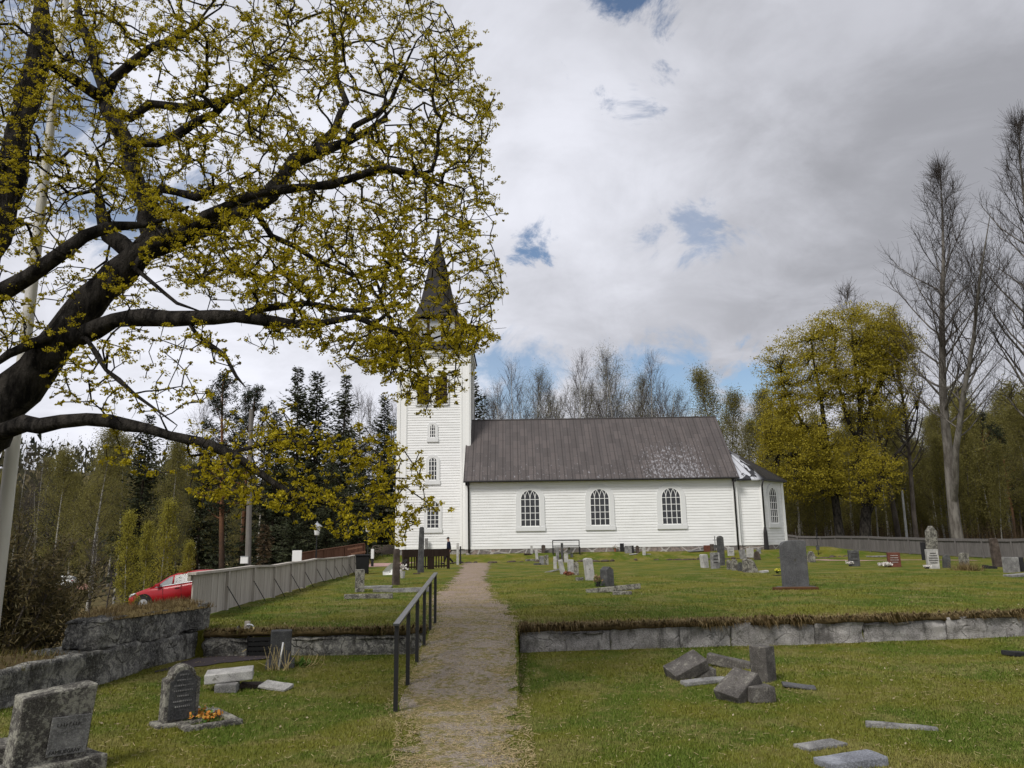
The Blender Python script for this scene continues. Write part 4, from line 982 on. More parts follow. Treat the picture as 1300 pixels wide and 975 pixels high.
# ---- wood behind: prototypes
brl = lambda q: .20 * (1 - q) ** .6 * min(1, .45 + q * 2.2) + .02
barel = lambda q: .32 * (1 - q) ** .7 * min(1, .5 + q * 2.2) + .02
birch = [broad_tree('birch_tree', (0, 0, 0), 'l', 'tree', 50 + i, 17, .15, .22, brl, 34, 6, 4, M['bark_birch'], M['bark_twig'], M['lf_birch'], .068, 7, .34, el=(28, 62), curve=.4, twig=(.8, .008), droop=.12, l1r=.3) for i in range(3)]
bare = [broad_tree('bare_birch', (0, 0, 0), 'l', 'tree', 60 + i, 19, .13, .28, barel, 30, 6, 4, M['bark_birch'], M['bark_twig'], M['lf_grey'] if i else None, .05, 2, .35, el=(34, 60), curve=.75, twig=(1.4, .006), l1r=.3, fork=1) for i in range(2)]
young = [broad_tree('young_birch', (0, 0, 0), 'l', 'tree', 70 + i, 7, .055, .12, lambda q: .15 * (1 - q) ** .7 + .02, 34, 5, 3, M['bark_birch'], M['bark_twig'], M['lf_young'], .05, 5, .12, el=(40, 68), curve=.3, twig=(.4, .006)) for i in range(2)]
slim = [broad_tree('slender_tree', (0, 0, 0), 'l', 'tree', 80 + i, 15, .10, .10, lambda q: .10 * (1 - q) ** .6 + .035, 32, 5, 3, M['bark_birch'] if i else M['bark_asp'], M['bark_twig'], M['lf_birch'], .10, 6, .38, el=(30, 60), twig=(.7, .009)) for i in range(2)]
spr = [spruce('spruce_tree', (0, 0, 0), 'l', 'tree', 90 + i, 18, 4.6 + .8 * i) for i in range(2)]
pin = [pine('pine_tree', (0, 0, 0), 'l', 'tree', 95 + i, 17, base=.35 + .12 * i) for i in range(2)]
rg = np.random.default_rng(91); n = 7000; x = rg.uniform(17, 72, n); y = rg.uniform(71, 96, n)
tag(tufts('brushwood', M['lf_brown'], None, np.stack([x, y, H(x, y)], 1), 2.6, .022, .35, None, 14), kind='stuff')
# left: dark conifers in a row
for i, (k, px, top, Y, lab) in enumerate((
        (spr[0], 376, 462, 62, 'tallest dark spruce left of the tower, pointed top beside its slimmer twin'),
        (spr[1], 394, 470, 64, 'slimmer dark spruce directly right of the tallest one'),
        (spr[0], 428, 474, 60, 'grey green conifer with a loose top between the twin spruces and the tower'),
        (spr[1], 486, 500, 66, 'small dark spruce top close to the left side of the white tower'),
        (pin[0], 285, 482, 56, 'broad dark pine with a reddish trunk left of the utility pole'),
        (pin[1], 306, 500, 62, 'second dark pine half hidden behind the broad one'),
        (spr[0], 172, 522, 60, 'dark spruce standing between the olive birches and the young pale birches'),
        (spr[1], 345, 520, 58, 'dark spruce behind the utility pole'),
        (spr[0], 606, 474, 78, 'dark spruce top peeping out right of the white tower above the church roof'),
        (spr[1], 455, 560, 55, 'low dark spruce behind the lamps left of the tower'),
        (spr[0], 415, 575, 53, 'bushy dark spruce behind the brown plank fence'),
        (spr[1], 372, 590, 50, 'bushy dark spruce right of the utility pole'),
        (spr[1], 252, 560, 58, 'dark spruce at the foot of the reddish pine trunk'),
        (spr[0], 215, 575, 70, 'dark spruce far behind the red car'))):
    Ht = 17 if k in pin else 18; put(k, px, 690, Y, topscale(px, top, Y, Ht), label=lab)
put(spruce('dead_spruce', (0, 0, 0), 'small brown withered spruce at the foot of the utility pole', 'tree', 99, 6, 1.3, ('bark_spruce', 'lf_brown')), 336, 705, 41, .62)
# left: olive birches
for px, top, Y, lab in ((118, 545, 56, 'large olive birch in first leaf, left of the dark middle spruce'), (70, 575, 64, 'olive birch in first leaf behind the juniper bush, farthest left'), (150, 560, 66, 'olive birch half hidden by its larger neighbour'), (215, 565, 52, 'pale trunked birch in thin leaf behind the young birches'), (245, 590, 60, 'thin birch in leaf left of the reddish pine trunk')):
    put(birch[trng.randrange(3)], px, 700, Y, topscale(px, top, Y, 17), label=lab)
for px, top, Y, lab in ((162, 655, 33, 'young pale green birch nearest to the nose of the red car'), (206, 640, 38, 'young pale green birch with a white stem behind the red car roof'), (235, 690, 36, 'smallest young pale green birch behind the red car'), (185, 668, 44, 'young pale green birch between the two white stemmed ones')):
    put(young[trng.randrange(2)], px, 720, Y, topscale(px, top, Y, 7), label=lab)
for px, top, Y, lab in ((118, 690, 46, 'grey leafless fruit tree in the meadow left of the young birches'), (140, 715, 42, 'low grey leafless shrub in the dry meadow grass')):
    b_ = broad_tree('bare_shrub', (0, 0, 0), lab, 'shrub', int(px), 5, .09, .12, lambda q: .34 * (1 - q) ** .6 + .04, 16, 6, 4, M['bark_twig'], M['bark_twig'], el=(15, 60), twig=(.4, .007)); put(b_, px, 720, Y, topscale(px, top, Y, 5))
# left: bare thin trees between conifers and tower
for px, top, Y in ((455, 505, 72), (470, 512, 76), (500, 520, 80), (440, 520, 78), (245, 520, 74), (330, 540, 76), (20, 575, 80), (45, 590, 72)):
    put(bare[0], px, 690, Y, topscale(px, top, Y, 19), label='bare thin tree among the conifers left of the church', group='bare trees left of the church')
# behind the nave
for px, top, Y, k, lab in ((655, 470, 80, 0, 'bare birch above the left part of the church roof, widest of that clump'), (676, 475, 82, 1, 'bushier grey birch in bud above the left part of the church roof'), (632, 492, 84, 0, 'low bare tree top between the tower and the first birch above the roof'),
                          (700, 492, 84, 0, 'thin bare tree top right of the first birch clump above the roof'), (740, 458, 80, 0, 'slim bare birch above the middle of the church roof, left of the dense one'), (796, 455, 80, 1, 'dense birch in bud above the middle of the church roof'), (775, 470, 84, 1, 'lower birch in bud tucked against the left of the dense one'), (836, 460, 82, 0, 'bare birch above the church roof, right of the dense one'), (822, 480, 86, 1, 'small birch in bud tucked against the right of the dense one')):
    put(bare[k], px, 690, Y, topscale(px, top, Y, 19), label=lab)
for px, top, Y, lab in ((916, 474, 78, 'pale green birch rising behind the right end of the church roof'), (938, 505, 84, 'lower pale green birch behind the chancel roof'), (955, 540, 76, 'low birch thicket tree behind the chancel'), (978, 500, 82, 'birch in leaf between the chancel and the round maple')):
    put(birch[trng.randrange(3)], px, 690, Y, topscale(px, top, Y, 17), label=lab)
for i, (px, top, k) in enumerate(((612, 505, 0), (642, 512, 1), (664, 500, 0), (690, 508, 1), (712, 510, 0), (726, 494, 1), (752, 490, 0), (764, 500, 1), (784, 492, 0), (808, 488, 1), (848, 490, 0), (860, 505, 1), (690, 488, 0), (828, 500, 0))):
    put(bare[k], px, 690, 84 + (i * 7 % 11), topscale(px, top, 84 + (i * 7 % 11), 19), label='lower bare tree filling in behind the church roof', group='lower bare trees behind the church roof')
# right: the wood behind the plank fence
WL, WG = 'slender tree with thin olive leaf in the wood behind the grey plank fence', 'wood behind the grey plank fence'
for i in range(92):
    px = 985 + 375 * ((i * .618) % 1) + trng.uniform(-6, 6); Y = 72 + 40 * trng.random() ** 1.2; top = trng.uniform(520, 600) - (25 if px > 1230 else 0)
    k = (slim + birch + slim)[trng.randrange(7)]; put(k, px, 690, Y, topscale(px, top, Y, 15 if k in slim else 17), label=WL, group=WG)
for px, top, Y, k, lab in ((1262, 530, 88, 1, 'dark pine top in the wood at the right edge, highest of the evergreens there'), (1290, 548, 84, 0, 'dark pine at the picture edge right of the highest evergreen'), (1225, 555, 96, 1, 'dark pine top half hidden behind the pale aspen trunk'), (1190, 575, 92, 0, 'dark pine low in the wood right of the round maple')):
    put(pin[k], px, 690, Y, topscale(px, top, Y, 17), label=lab)
# left behind: meadow wood
for i in range(26):
    px = -60 + 560 * ((i * .618) % 1); Y = 78 + 35 * trng.random(); top = trng.uniform(570, 620)
    k = (birch + spr)[trng.randrange(5)]; put(k, px, 690, Y, topscale(px, top, Y, 17), label='tree of the wood behind the churchyard, left of the tower' if k in birch else 'dark spruce of the wood behind the churchyard, left of the tower', group='wood left of the church' if k in birch else 'spruces in the wood left of the church')
for i in range(16):
    px = 620 + 360 * (i + .5) / 16; Y = 88 + 20 * trng.random(); put(birch[i % 3], px, 690, Y, topscale(px, trng.uniform(545, 575), Y, 17), label='tree of the wood hidden behind the church roof', group='wood behind the church') if False else None
# far forest: one mass on the hill and round the horizon
rg = np.random.default_rng(77); Q = []
for i in range(5200):
    a = rg.uniform(-46, 46); r = rg.uniform(120, 520) if a < -8 else rg.uniform(112, 230); x, y = r * math.sin(R_(a)), r * math.cos(R_(a)); z = float(H(x, y)); h = rg.uniform(10, 19) * (.75 if a > -8 else 1); wd = h * rg.uniform(.10, .2)
    con = rg.uniform() < .6; k = 13
    for j in range(k):
        u = (j + rg.uniform(0, 1)) / k; rr = wd * ((1 - u) if con else math.sqrt(max(.03, 1 - (2 * u - 1) ** 2))); az = rg.uniform(0, 2 * PI); cx, cy, cz = x + rr * .6 * math.cos(az), y + rr * .6 * math.sin(az), z + h * (.08 + .92 * u); s = max(.3, rr * .62)
        v = rg.normal(0, 1, 3) * s; w_ = rg.normal(0, 1, 3) * s; Q += [np.array([cx, cy, cz + s * .8]), np.array([cx, cy, cz]) + v * .7, np.array([cx, cy, cz - s * .9]) + w_ * .3]
M['lf_far'] = leafmat('far_forest', [(.02, .025, .014), (.035, .036, .018), (.075, .066, .026), (.055, .05, .028), (.03, .034, .018), (.09, .078, .03)], .2)
tag(fast_mesh('far_forest', np.array(Q), 3, M['lf_far']), kind='stuff')
# juniper beside the wall
def juniper(px, py, Y, Ht, rad_, seed, label):
    b = A(px, py, Y); g = float(H(b[0], Y)); rg = np.random.default_rng(seed); root = empty('juniper_bush', (b[0], Y, g), 0, label, 'bush'); T = Chains(); C = []; 
    for i in range(30):
        az = i * 2.4; e = R_(rg.uniform(58, 88)); d = np.array([math.cos(az) * math.cos(e), math.sin(az) * math.cos(e), math.sin(e)]); L = Ht * rg.uniform(.6, 1.1)
        pts, _ = T.limb(rg, (math.cos(az) * .15, math.sin(az) * .15, 0), d, L, .035, .008, 6, (0, 0, .15), .10)
        for j in range(24):
            v = .25 + .75 * (j + rg.uniform(0, 1)) / 24; p2, d2 = at_u(pts, v); e2 = p2 + norm(d2 + rg.normal(0, .7, 3)) * rg.uniform(.1, .42) * (1.2 - .6 * v); T.c.append(([p2, (p2 + e2) / 2 + rg.normal(0, .02, 3), e2], [.007, .006, .004])); C += [e2, (p2 + e2) / 2, e2 + rg.normal(0, .06, 3)]
    chains_mesh('branches', T, M['bark_twig'], root, 3, 6); fast_mesh('foliage', leaf_quads(C, .045, rg, 10, .055, 0, .26), 4, M['lf_jun'], root); return root
juniper(-14, 850, 12.2, 2.3, 1, 3, 'tall dark juniper bush behind the left stone wall under the flagpole')
juniper(30, 830, 13.2, 1.75, 1, 5, 'lower dark juniper bush behind the upper course of the left stone wall')
# ------------------------------------------------------------------ fences, posts, lamps
def board_fence(name, path, h, mat_, label, bay=2.4, braces=False, cap=.16, gw=.135, z_of=None, rail_top=True, base_rail=False):
    """plank fence along plan points: cap rail, posts, one mesh of planks per bay"""
    p0 = path[0]; root = empty(name, (p0[0], p0[1], float(H(*p0)) if z_of is None else z_of(*p0)), 0, label, 'fence'); O = Vector(root.location)
    zf = z_of or (lambda x, y: float(H(x, y)))
    rr = random.Random(int(abs(p0[0] * 100)))
    for a, b in zip(path[:-1], path[1:]):
        a = np.array(a, float); b = np.array(b, float); L = np.linalg.norm(b - a); t = (b - a) / L; nb = max(1, round(L / bay))
        for k in range(nb):
            q0 = a + t * L * k / nb; q1 = a + t * L * (k + 1) / nb; z0, z1 = zf(*q0), zf(*q1); LL = L / nb
            T = Matrix.Translation(Vector((q0[0], q0[1], z0)) - O) @ Matrix.Rotation(math.atan2(t[1], t[0]), 4, 'Z'); sl = (z1 - z0) / LL
            mb = MB(); n = max(2, int(LL / gw))
            for i in range(n):
                x0 = .05 + (LL - .1) * i / n; x1 = .05 + (LL - .1) * (i + 1) / n - .012; e = rr.uniform(-.012, .012); j = rr.uniform(-.004, .004)
                mb.prism([(x0, .05 + sl * x0), (x1, .05 + sl * x1), (x1, h - .02 + sl * x1 + e), (x0, h - .02 + sl * x0 + e)], -.012 + j, .012 + j, T)
            mb.build('planks', mat_, root)
            mb = MB(); mb.prism([(-.02, h - .015), (LL + .015, h - .015 + sl * LL), (LL + .015, h + .03 + sl * LL), (-.02, h + .03)], -cap / 2, cap / 2, T)
            mb.prism([(0, h - .12), (LL, h - .12 + sl * LL), (LL, h - .018 + sl * LL), (0, h - .018)], -.075, -.02, T) 
            mb.build('rail', mat_, root)
            mb = MB(); mb.box(-.045, .045, -.085, .07, -.1, h - .02, T); mb.build('post', mat_, root)
            if base_rail: mb = MB(); mb.prism([(.05, .05), (LL - .05, .05 + sl * LL), (LL - .05, .16 + sl * LL), (.05, .16)], -.04, -.014, T); mb.build('base_rail', mat_, root)
            if braces: mb = MB(); mb.tube([T @ Vector((.05, .05, h * .62)), T @ Vector((-.14, .32, .0 + sl * .1 + float(0)))], .010, 5); mb.build('brace', M['black'], root)
    return root
fz = lambda x, y: float(H(fenceX(y) + .5, y)) - .04
fp = [(float(fenceX(y)), y) for y in (13.9, 39.5)]
bf = board_fence('board_fence', [fp[1], fp[0]], .82, M['fence'], 'weathered grey plank fence with a flat top rail along the left side of the lawn', 2.2, True, .15, z_of=fz)
# fence behind on the right
board_fence('board_fence', [(19.6, 69.5), (24.4, 62.5), (27.2, 43.0), (28.4, 34)], 1.06, M['fence_dk'], 'old dark grey plank fence along the right rear edge of the churchyard', 2.3, False, .10, .14, base_rail=True)
yb = 45.
pa, pb = A(383, 702, 43.5), A(462, 690, 49)
board_fence('board_fence', [(pb[0], pb[1]), (pa[0], pa[1])], 1.0, M['fence_br'], 'red brown plank fence beyond the far end of the weathered grey one', 2.2, False, .12, .13, z_of=lambda x, y: lrp(float(A(383, 702, 43.5)[2]) - 1.0, float(A(462, 690, 49)[2]) - 1.0, (y - 43.5) / 5.5))

def lamp(px, py, Y, label, group=None):
    p = A(px, py, Y); g = float(H(p[0], p[1])); h = p[2] - g; root = empty('street_lamp', (p[0], p[1], g), 0, label, 'lamp', group)
    mb = MB(); mb.lathe([(.07, -.1), (.06, .6), (.04, .65), (.035, h - .35)], n=8); mb.build('pole', M['black'], root)
    mb = MB(); mb.lathe([(.09, h - .34), (.13, h - .30), (.19, h + .12), (.18, h + .14)], n=8); mb.build('lantern_glass', M['white'], root)
    mb = MB(); mb.lathe([(.30, h + .14), (.29, h + .17), (.12, h + .30), (.04, h + .36), (.02, h + .44)], n=8); mb.build('lamp_hood', M['greymetal'], root)
lamp(402.5, 672, 44, 'park lamp with a pale lantern before the dark spruces, left one of the pair')
lamp(467.5, 668, 46, 'park lamp with a pale lantern just left of the tower, right one of the pair')
# grey lamp post right
p = A(1152, 690, 70); g = float(H(p[0], 70)); t = A(1145, 622, 70)
root = empty('street_lamp', (p[0], 70, g), 0, 'thin grey lamp post with a small dark head behind the grey plank fence', 'lamp')
mb = MB(); mb.tube([(0, 0, -.1), (t[0] - p[0], 0, t[2] - g)], [.12, .09], 8); mb.build('pole', M['greymetal'], root)
mb = MB(); mb.box(-.55, .35, -.12, .12, 0, .16, Matrix.Translation((t[0] - p[0], 0, t[2] - g))); mb.build('lamp_head', M['black'], root, bevel=.04)
# utility pole with a white box
p = A(316, 722, 40); g = float(H(p[0], 40)); t = A(319, 520, 40)
root = empty('utility_pole', (p[0], 40, g), 0, 'weathered wooden utility pole left of the dark spruces', 'pole')
mb = MB(); mb.tube([(0, 0, -.3), ((t[0] - p[0]) * .5, 0, (t[2] - g) * .5), (t[0] - p[0], 0, t[2] - g)], [.16, .14, .11], 10); mb.build('post', M['pole'], root)
bz = float(A(312, 711, 40)[2]) - g
mb = MB(); mb.box(-.36, .02, -.30, -.17, bz - .17, bz + .17); bx_ = mb.build('meter_box', M['white'], root, bevel=.015)
mb = MB(); mb.box(-.375, .035, -.315, -.165, bz + .171, bz + .20); mb.build('box_lid', M['greymetal'], bx_)
# flagpole
p = A(2, 690, 9.6); g = float(H(p[0], 9.6)); root = empty('flagpole', (p[0], 9.6, g), 0, 'white tapering flagpole behind the limbs of the big maple', 'flagpole')
mb = MB(); mb.lathe([(.085, -.1), (.083, 2), (.07, 5), (.05, 8), (.035, 11)], n=14); mb.build('pole', M['palepole'], root, smooth=True)
mb = MB(); mb.lathe([(.02, 11), (.09, 11.05), (.11, 11.13), (.09, 11.21), (.02, 11.26)], n=12); mb.build('pole_knob', M['chrome'], root, smooth=True)
# white notice board behind the fence
p = A(377, 707, 39.8); root = empty('notice_board', (p[0], p[1], p[2] - 1.0), 0, 'small white notice board behind the weathered grey fence', 'sign')
mb = MB(); mb.box(-.24, .24, -.02, .02, .78, 1.32); mb.build('board', M['white'], root, bevel=.01)
mb = MB(); mb.box(-.03, .03, .021, .07, -.4, 1.28); mb.build('post', M['greymetal'], root)
# handrail
rb = [(503, 885), (514, 858), (523, 838), (530.5, 821), (537.7, 806), (544, 793)]
ytop = [8.2, 9.15, 10.1, 11.05, 12.0, 12.95]; rx = [-1.215, -1.225, -1.24, -1.26, -1.28, -1.30]
root = empty('handrail', (-1.215, 8.2, 0), 0, 'black flat bar handrail with six square posts along the left of the gravel path', 'railing')
hz = [.80, .865, .93, .995, 1.06, 1.125]
for x, y, z in zip(rx, ytop, hz):
    mb = MB(); mb.box(x - .021 + 1.215, x + .021 + 1.215, y - 8.2 - .021, y - 8.2 + .021, float(H(x, y)) - .08, z - .001); mb.build('post', M['black'], root, bevel=.003)
mb = MB(); d = math.atan2(rx[0] - rx[-1], ytop[-1] - ytop[0]); L = math.hypot(ytop[-1] - ytop[0], rx[-1] - rx[0])
sl = (hz[-1] - hz[0]) / L
mb.prism([(-.06, -.06 * sl), (L + .06, (L + .06) * sl), (L + .06, (L + .06) * sl + .024), (-.06, -.06 * sl + .024)], -.032, .032, Matrix.Translation((0, 0, hz[0])) @ Matrix.Rotation(PI / 2 + d, 4, 'Z'))
mb.build('rail', mat('rail_top', lambda t, bs: setc(t, bs, (.05, .051, .054)), .3, .5), root, bevel=.004)

# ------------------------------------------------------------------ grave stones
def outline(shape, w_, h, seed=0):
    a = w_ / 2; rr = random.Random(seed)
    if shape == 'flat': return [(-a, 0), (a, 0), (a, h), (-a, h)]
    if shape == 'low': return [(-a, 0), (a, 0), (a, h * .93), (a * .6, h * .98), (0, h), (-a * .6, h * .99), (-a, h * .95)]
    if shape == 'round': return [(-a, 0), (a, 0)] + [(a * math.cos(PI * i / 12), h - a * .9 + a * .9 * math.sin(PI * i / 12)) for i in range(13)]
    if shape == 'shoulder': b = a * .72; return [(-a, 0), (a, 0), (a, h - b * 1.1), (b, h - b * .95)] + [(b * math.cos(PI * i / 12), h - b * .95 + b * .95 * math.sin(PI * i / 12)) for i in range(1, 12)] + [(-b, h - b * .95), (-a, h - b * 1.1)]
    if shape == 'point': return [(-a, 0), (a, 0), (a * .9, h * .84), (0, h), (-a * .9, h * .84)]
    if shape == 'curve': return [(-a, 0), (a, 0), (a, h * .985), (a * .4, h), (-a * .3, h * .995), (-a * .7, h * .97), (-a * .9, h * .94), (-a, h * .89)]
    if shape == 'slant': return [(-a, 0), (a, 0), (a, h * .86), (-a, h)]
    if shape == 'column': return [(-a, 0), (a, 0), (a * .72, h * .96), (a * .5, h), (-a * .55, h), (-a * .74, h * .97)]
    if shape == 'rough': return [(-a, 0), (a * 1.02, 0), (a * .97, h * .3), (a * .88, h * .62), (a * .5, h * .93), (0, h), (-a * .55, h * .96), (-a * .92, h * .7), (-a * 1.0, h * .35)]
    if shape == 'wedge': return [(-a, 0), (a * 1.25, 0), (a * .55, h * .8), (a * .2, h * .97), (-a * .5, h), (-a * .9, h * .9)]
    raise ValueError(shape)
SEED = [0]
def stone(px, py, wp, hp, label, mt='st_grey', shape='flat', t=.14, yaw=0, tilt=0, lean=0, plinth=None, rough=.008, name='headstone', group=None, ww=None, lines=0, lmat='engrave', sink=.03):
    """headstone standing where the pixel meets the ground; wp, hp its width and height in pixels of the photograph"""
    p = hit(px, py); SEED[0] += 1; k = float((p - EYE) @ Fv) / FPX; w_ = ww or wp * k / max(.55, math.cos(R_(yaw))); h = hp * k
    root_loc = (float(p[0]), float(p[1]) + (t / 2), float(H(p[0], p[1])))
    pl = plinth or 0
    mb = MB(); mb.prism([(x, z - sink if z == 0 else z) for x, z in outline(shape, w_, h - pl, SEED[0])], -t / 2, t / 2)
    rot = Matrix.Rotation(R_(yaw), 4, 'Z'); tl = Matrix.Rotation(R_(tilt), 4, 'Y') @ Matrix.Rotation(R_(lean), 4, 'X')
    if not plinth and not lines:
        o = mb.build(name, M[mt], None, bevel=min(.014, t * .12), rough=rough, cuts=3 if rough > .005 else 0, seed=SEED[0]); o.matrix_world = Matrix.Translation(root_loc) @ rot @ tl
        return tag(o, label, 'gravestone', group)
    root = empty(name, root_loc, R_(yaw), label, 'gravestone', group)
    s = mb.build('slab', M[mt], root, bevel=min(.014, t * .12), rough=rough, cuts=3 if rough > .005 else 0, seed=SEED[0]); s.matrix_local = Matrix.Translation((0, 0, pl)) @ tl
    if plinth:
        mb = MB(); mb.box(-w_ * .68, w_ * .68, -t * 1.1, t * 1.1, -.05, pl - .002); mb.build('plinth', M[mt], root, bevel=.015, rough=rough, cuts=2, seed=SEED[0] + 50)
    if lines:
        mb = MB(); rr = random.Random(SEED[0])
        for i in range(lines):
            z = (h - pl) * (.80 - .62 * i / max(1, lines)); wl_ = w_ * rr.uniform(.45, .75); x = -wl_ / 2
            while x < wl_ / 2:
                c = rr.uniform(.02, .07) * w_; mb.box(x, x + c, -t / 2 - rough - .004, -t / 2 - .001, z - .022 * h, z + .022 * h); x += c + .018 * w_
        mb.build('inscription', M[lmat], s)
    return root
def slab(px, py, L, Wd, T_, label, mt='st_grey', yaw=0, pitch=0, roll=0, z=0.0, name='fallen_stone', rough=.012, cat='gravestone'):
    p = hit(px, py); SEED[0] += 1
    mb = MB(); mb.box(-L / 2, L / 2, -Wd / 2, Wd / 2, 0, T_); o = mb.build(name, M[mt], None, bevel=.012, rough=rough, cuts=3, seed=SEED[0])
    o.matrix_world = Matrix.Translation((p[0], p[1], float(H(p[0], p[1])) + z)) @ Matrix.Rotation(R_(yaw), 4, 'Z') @ Matrix.Rotation(R_(pitch), 4, 'Y') @ Matrix.Rotation(R_(roll), 4, 'X')
    return tag(o, label, cat)
def flowers(px, py, r, h, label, petal='petal_wh', pot='st_black', n=60, name='grave_flowers', leaf=True, hang=.0):
    p = hit(px, py); rg = np.random.default_rng(int(px * 7)); root = empty(name, (p[0], p[1], float(H(p[0], p[1]))), 0, label, 'flowers')
    if pot: mb = MB(); mb.lathe([(r * .45, -.02), (r * .65, h * .5), (r * .68, h * .52), (r * .55, h * .52)], n=10); mb.build('pot', M[pot], root)
    C = rg.normal(0, 1, (n, 3)) * np.array([r * .5, r * .4, h * .14]) + np.array([0, 0, h * .78])
    fast_mesh('petals', leaf_quads(C, r * .20 + .006, rg, 5, r * .09, 0, .8), 4, M[petal], root)
    if leaf: fast_mesh('leaves', leaf_quads(C - np.array([0, 0, h * .25]), r * .2 + .006, rg, 3, r * .2, 0, .5), 4, M['plantgreen'], root)
    return root
# -- right upper lawn, large
stone(1012, 747, 33, 60, 'big charcoal headstone with a curved top on a rusty base, right of the path', 'st_big', 'curve', .16, 8, 0, 0, .05, .004, name='headstone') 
o = stone(1013, 749, 54, 3, 'rusty flat base strip under the big charcoal headstone', 'rust', 'flat', .34, 4, name='base_strip', rough=.01); o['category'] = 'grave base'
stone(1019, 690, 6, 22, 'slim grey pillar stone showing above the big charcoal headstone', 'st_grey', 'column', .25)
stone(1025, 690, 3.5, 22, 'thin black slab standing at the right of the slim grey pillar', 'st_black', 'flat', .2)
stone(997, 693, 4, 14, 'short black post stone at the right corner of the chancel', 'st_black', 'flat', .15)
stone(1006.5, 690, 13, 7, 'dark brown low board between the black post stone and the slim grey pillar', 'st_brown', 'flat', .1)
stone(1031.5, 714, 9, 14, 'pale lichen stone half behind the right side of the big charcoal headstone', 'st_lichen', 'rough', .2)
# -- middle row right
stone(917, 718, 8, 37, 'tall dark round topped pillar stone in the middle of the right hand group', 'st_dark', 'round', .22, rough=.012)
stone(896, 721, 7, 17, 'leftmost pale stone with a rounded top in the right hand group', 'st_light', 'low', .3, 20, -4)
stone(908.5, 722, 8, 20, 'grey upright stone between the leftmost pale one and the tall dark pillar', 'st_grey', 'flat', .25, 15, lines=3)
stone(913, 721, 3, 19, 'thin pale slab edge tight against the left of the tall dark pillar', 'st_light', 'flat', .3)
stone(926.5, 723, 6, 12, 'small grey arched stone just right of the tall dark pillar', 'st_lichen', 'round', .12)
stone(933.5, 724, 7, 14, 'second small grey arched stone, a little taller than its left neighbour', 'st_lichen', 'round', .12)
stone(941, 725, 7, 11, 'small dark stone squeezed left of the big pale boulder stone', 'st_dark', 'rough', .12)
stone(954, 727, 17, 17, 'big pale boulder like stone with a sloping right side', 'st_lichen', 'wedge', .35, 0, 0, rough=.02)
slab(970, 727, .30, .22, .08, 'small pale plate lying right of the big pale boulder stone', 'st_light', 10, -6)
flowers(987, 728, .10, .16, 'yellow flower pot on a dark tray left of the big charcoal headstone', 'petal_ye')
slab(990, 731, .42, .2, .03, 'thin dark tray lying under the yellow flower pot', 'st_black', 5, 0, name='grave_tray', cat='tray', rough=.003)
stone(928.5, 706, 8, 11, 'pale framed stone in front of the chancel corner pipe', 'st_light', 'flat', .15, lines=2)
stone(944.5, 710, 8, 12, 'dark grey stone leaning left in front of the chancel wall', 'st_grey', 'flat', .14, 0, -8)
stone(953, 708, 9, 12, 'pale blank stone between the dark leaning one and the brown pitted one', 'st_light', 'flat', .14)
stone(962, 711, 8, 11, 'brown pitted stone, rightmost of the three before the chancel', 'st_brown', 'rough', .15)
stone(964, 703, 5, 6, 'low grey stone foot beside the chancel downpipe', 'st_grey', 'flat', .15)
# -- along the church wall
stone(790, 700, 5, 10, 'small black stone by the church wall, left of the wide grey one', 'st_black', 'flat', .12)
stone(798, 702, 9, 9, 'wide grey stone by the church wall with a black right edge', 'st_grey', 'flat', .14)
stone(803.5, 702, 3, 9, 'narrow black slab at the right edge of the wide grey stone by the wall', 'st_black', 'flat', .2)
stone(809.5, 702, 4, 9, 'small dark stone by the church wall between narrow black slab and pale one', 'st_brown', 'round', .12)
stone(818, 705, 4, 10, 'narrow pale grey stone standing free before the church wall', 'st_light', 'flat', .12)
slab(804, 704, .5, .3, .05, 'pale flat slab lying before the wide grey stone by the wall', 'st_light', 15, -5)
slab(823, 704, .35, .12, .03, 'small white plate on the grass right of the narrow pale stone', 'st_light', 5, 0)
flowers(781, 700, .13, .42, 'red and white grave flowers by the church wall, left of the small black stone', 'petal_wh', 'terra', 40)
flowers(771, 699, .14, .3, 'low reddish grave flowers between the bench and the white flowers', 'petal_pk', None, 40)
stone(864.7, 698, 3, 7, 'tiny black stone by the church wall under the third nave window', 'st_black', 'flat', .12)
stone(874.6, 698, 4, 9, 'grey narrow stone right of the tiny black one by the wall', 'st_grey', 'low', .12)
flowers(871, 698, .06, .34, 'small white lantern flowers between the tiny black stone and grey narrow stone', 'petal_wh', 'white', 20, leaf=False)
stone(860, 697, 3, 6, 'tiny reddish stone left of the tiny black one by the wall', 'st_red', 'flat', .12)
stone(892, 699, 7, 9, 'dark brown stone by the wall left of the rust red one', 'st_brown', 'low', .14)
stone(898, 700.5, 8, 8, 'rust red polished stone by the church wall', 'st_red', 'flat', .14)
stone(904.5, 700, 5, 9, 'brown grey stone by the wall between the rust red one and the tall dark pillar', 'st_brown', 'flat', .12)
slab(884, 700, 1.1, .5, .08, 'flat grey ledger by the wall left of the rust red stone', 'st_grey', 6, -3)
def cross(px, py, hp, label):
    p = hit(px, py); k = float((p - EYE) @ Fv) / FPX; h = hp * k; root = empty('iron_cross', (p[0], p[1], float(H(p[0], p[1]))), 0, label, 'grave cross')
    mb = MB(); mb.box(-.02, .02, -.02, .02, -.1, h); mb.build('upright', M['black'], root); mb = MB(); mb.box(-.13, .13, -.017, .017, h * .72, h * .72 + .035); mb.build('crossbar', M['black'], root)
    mb = MB(); mb.box(-.11, .11, -.022, .022, h * .22, h * .42); mb.build('name_plate', M['st_dark'], root)
cross(884, 699, 14, 'thin black iron cross by the church wall, right of the third nave window')
cross(908.5, 700, 19, 'taller thin iron cross just left of the tall dark pillar top')
cross(1039, 705, 29, 'thin black iron cross right of the big charcoal headstone')
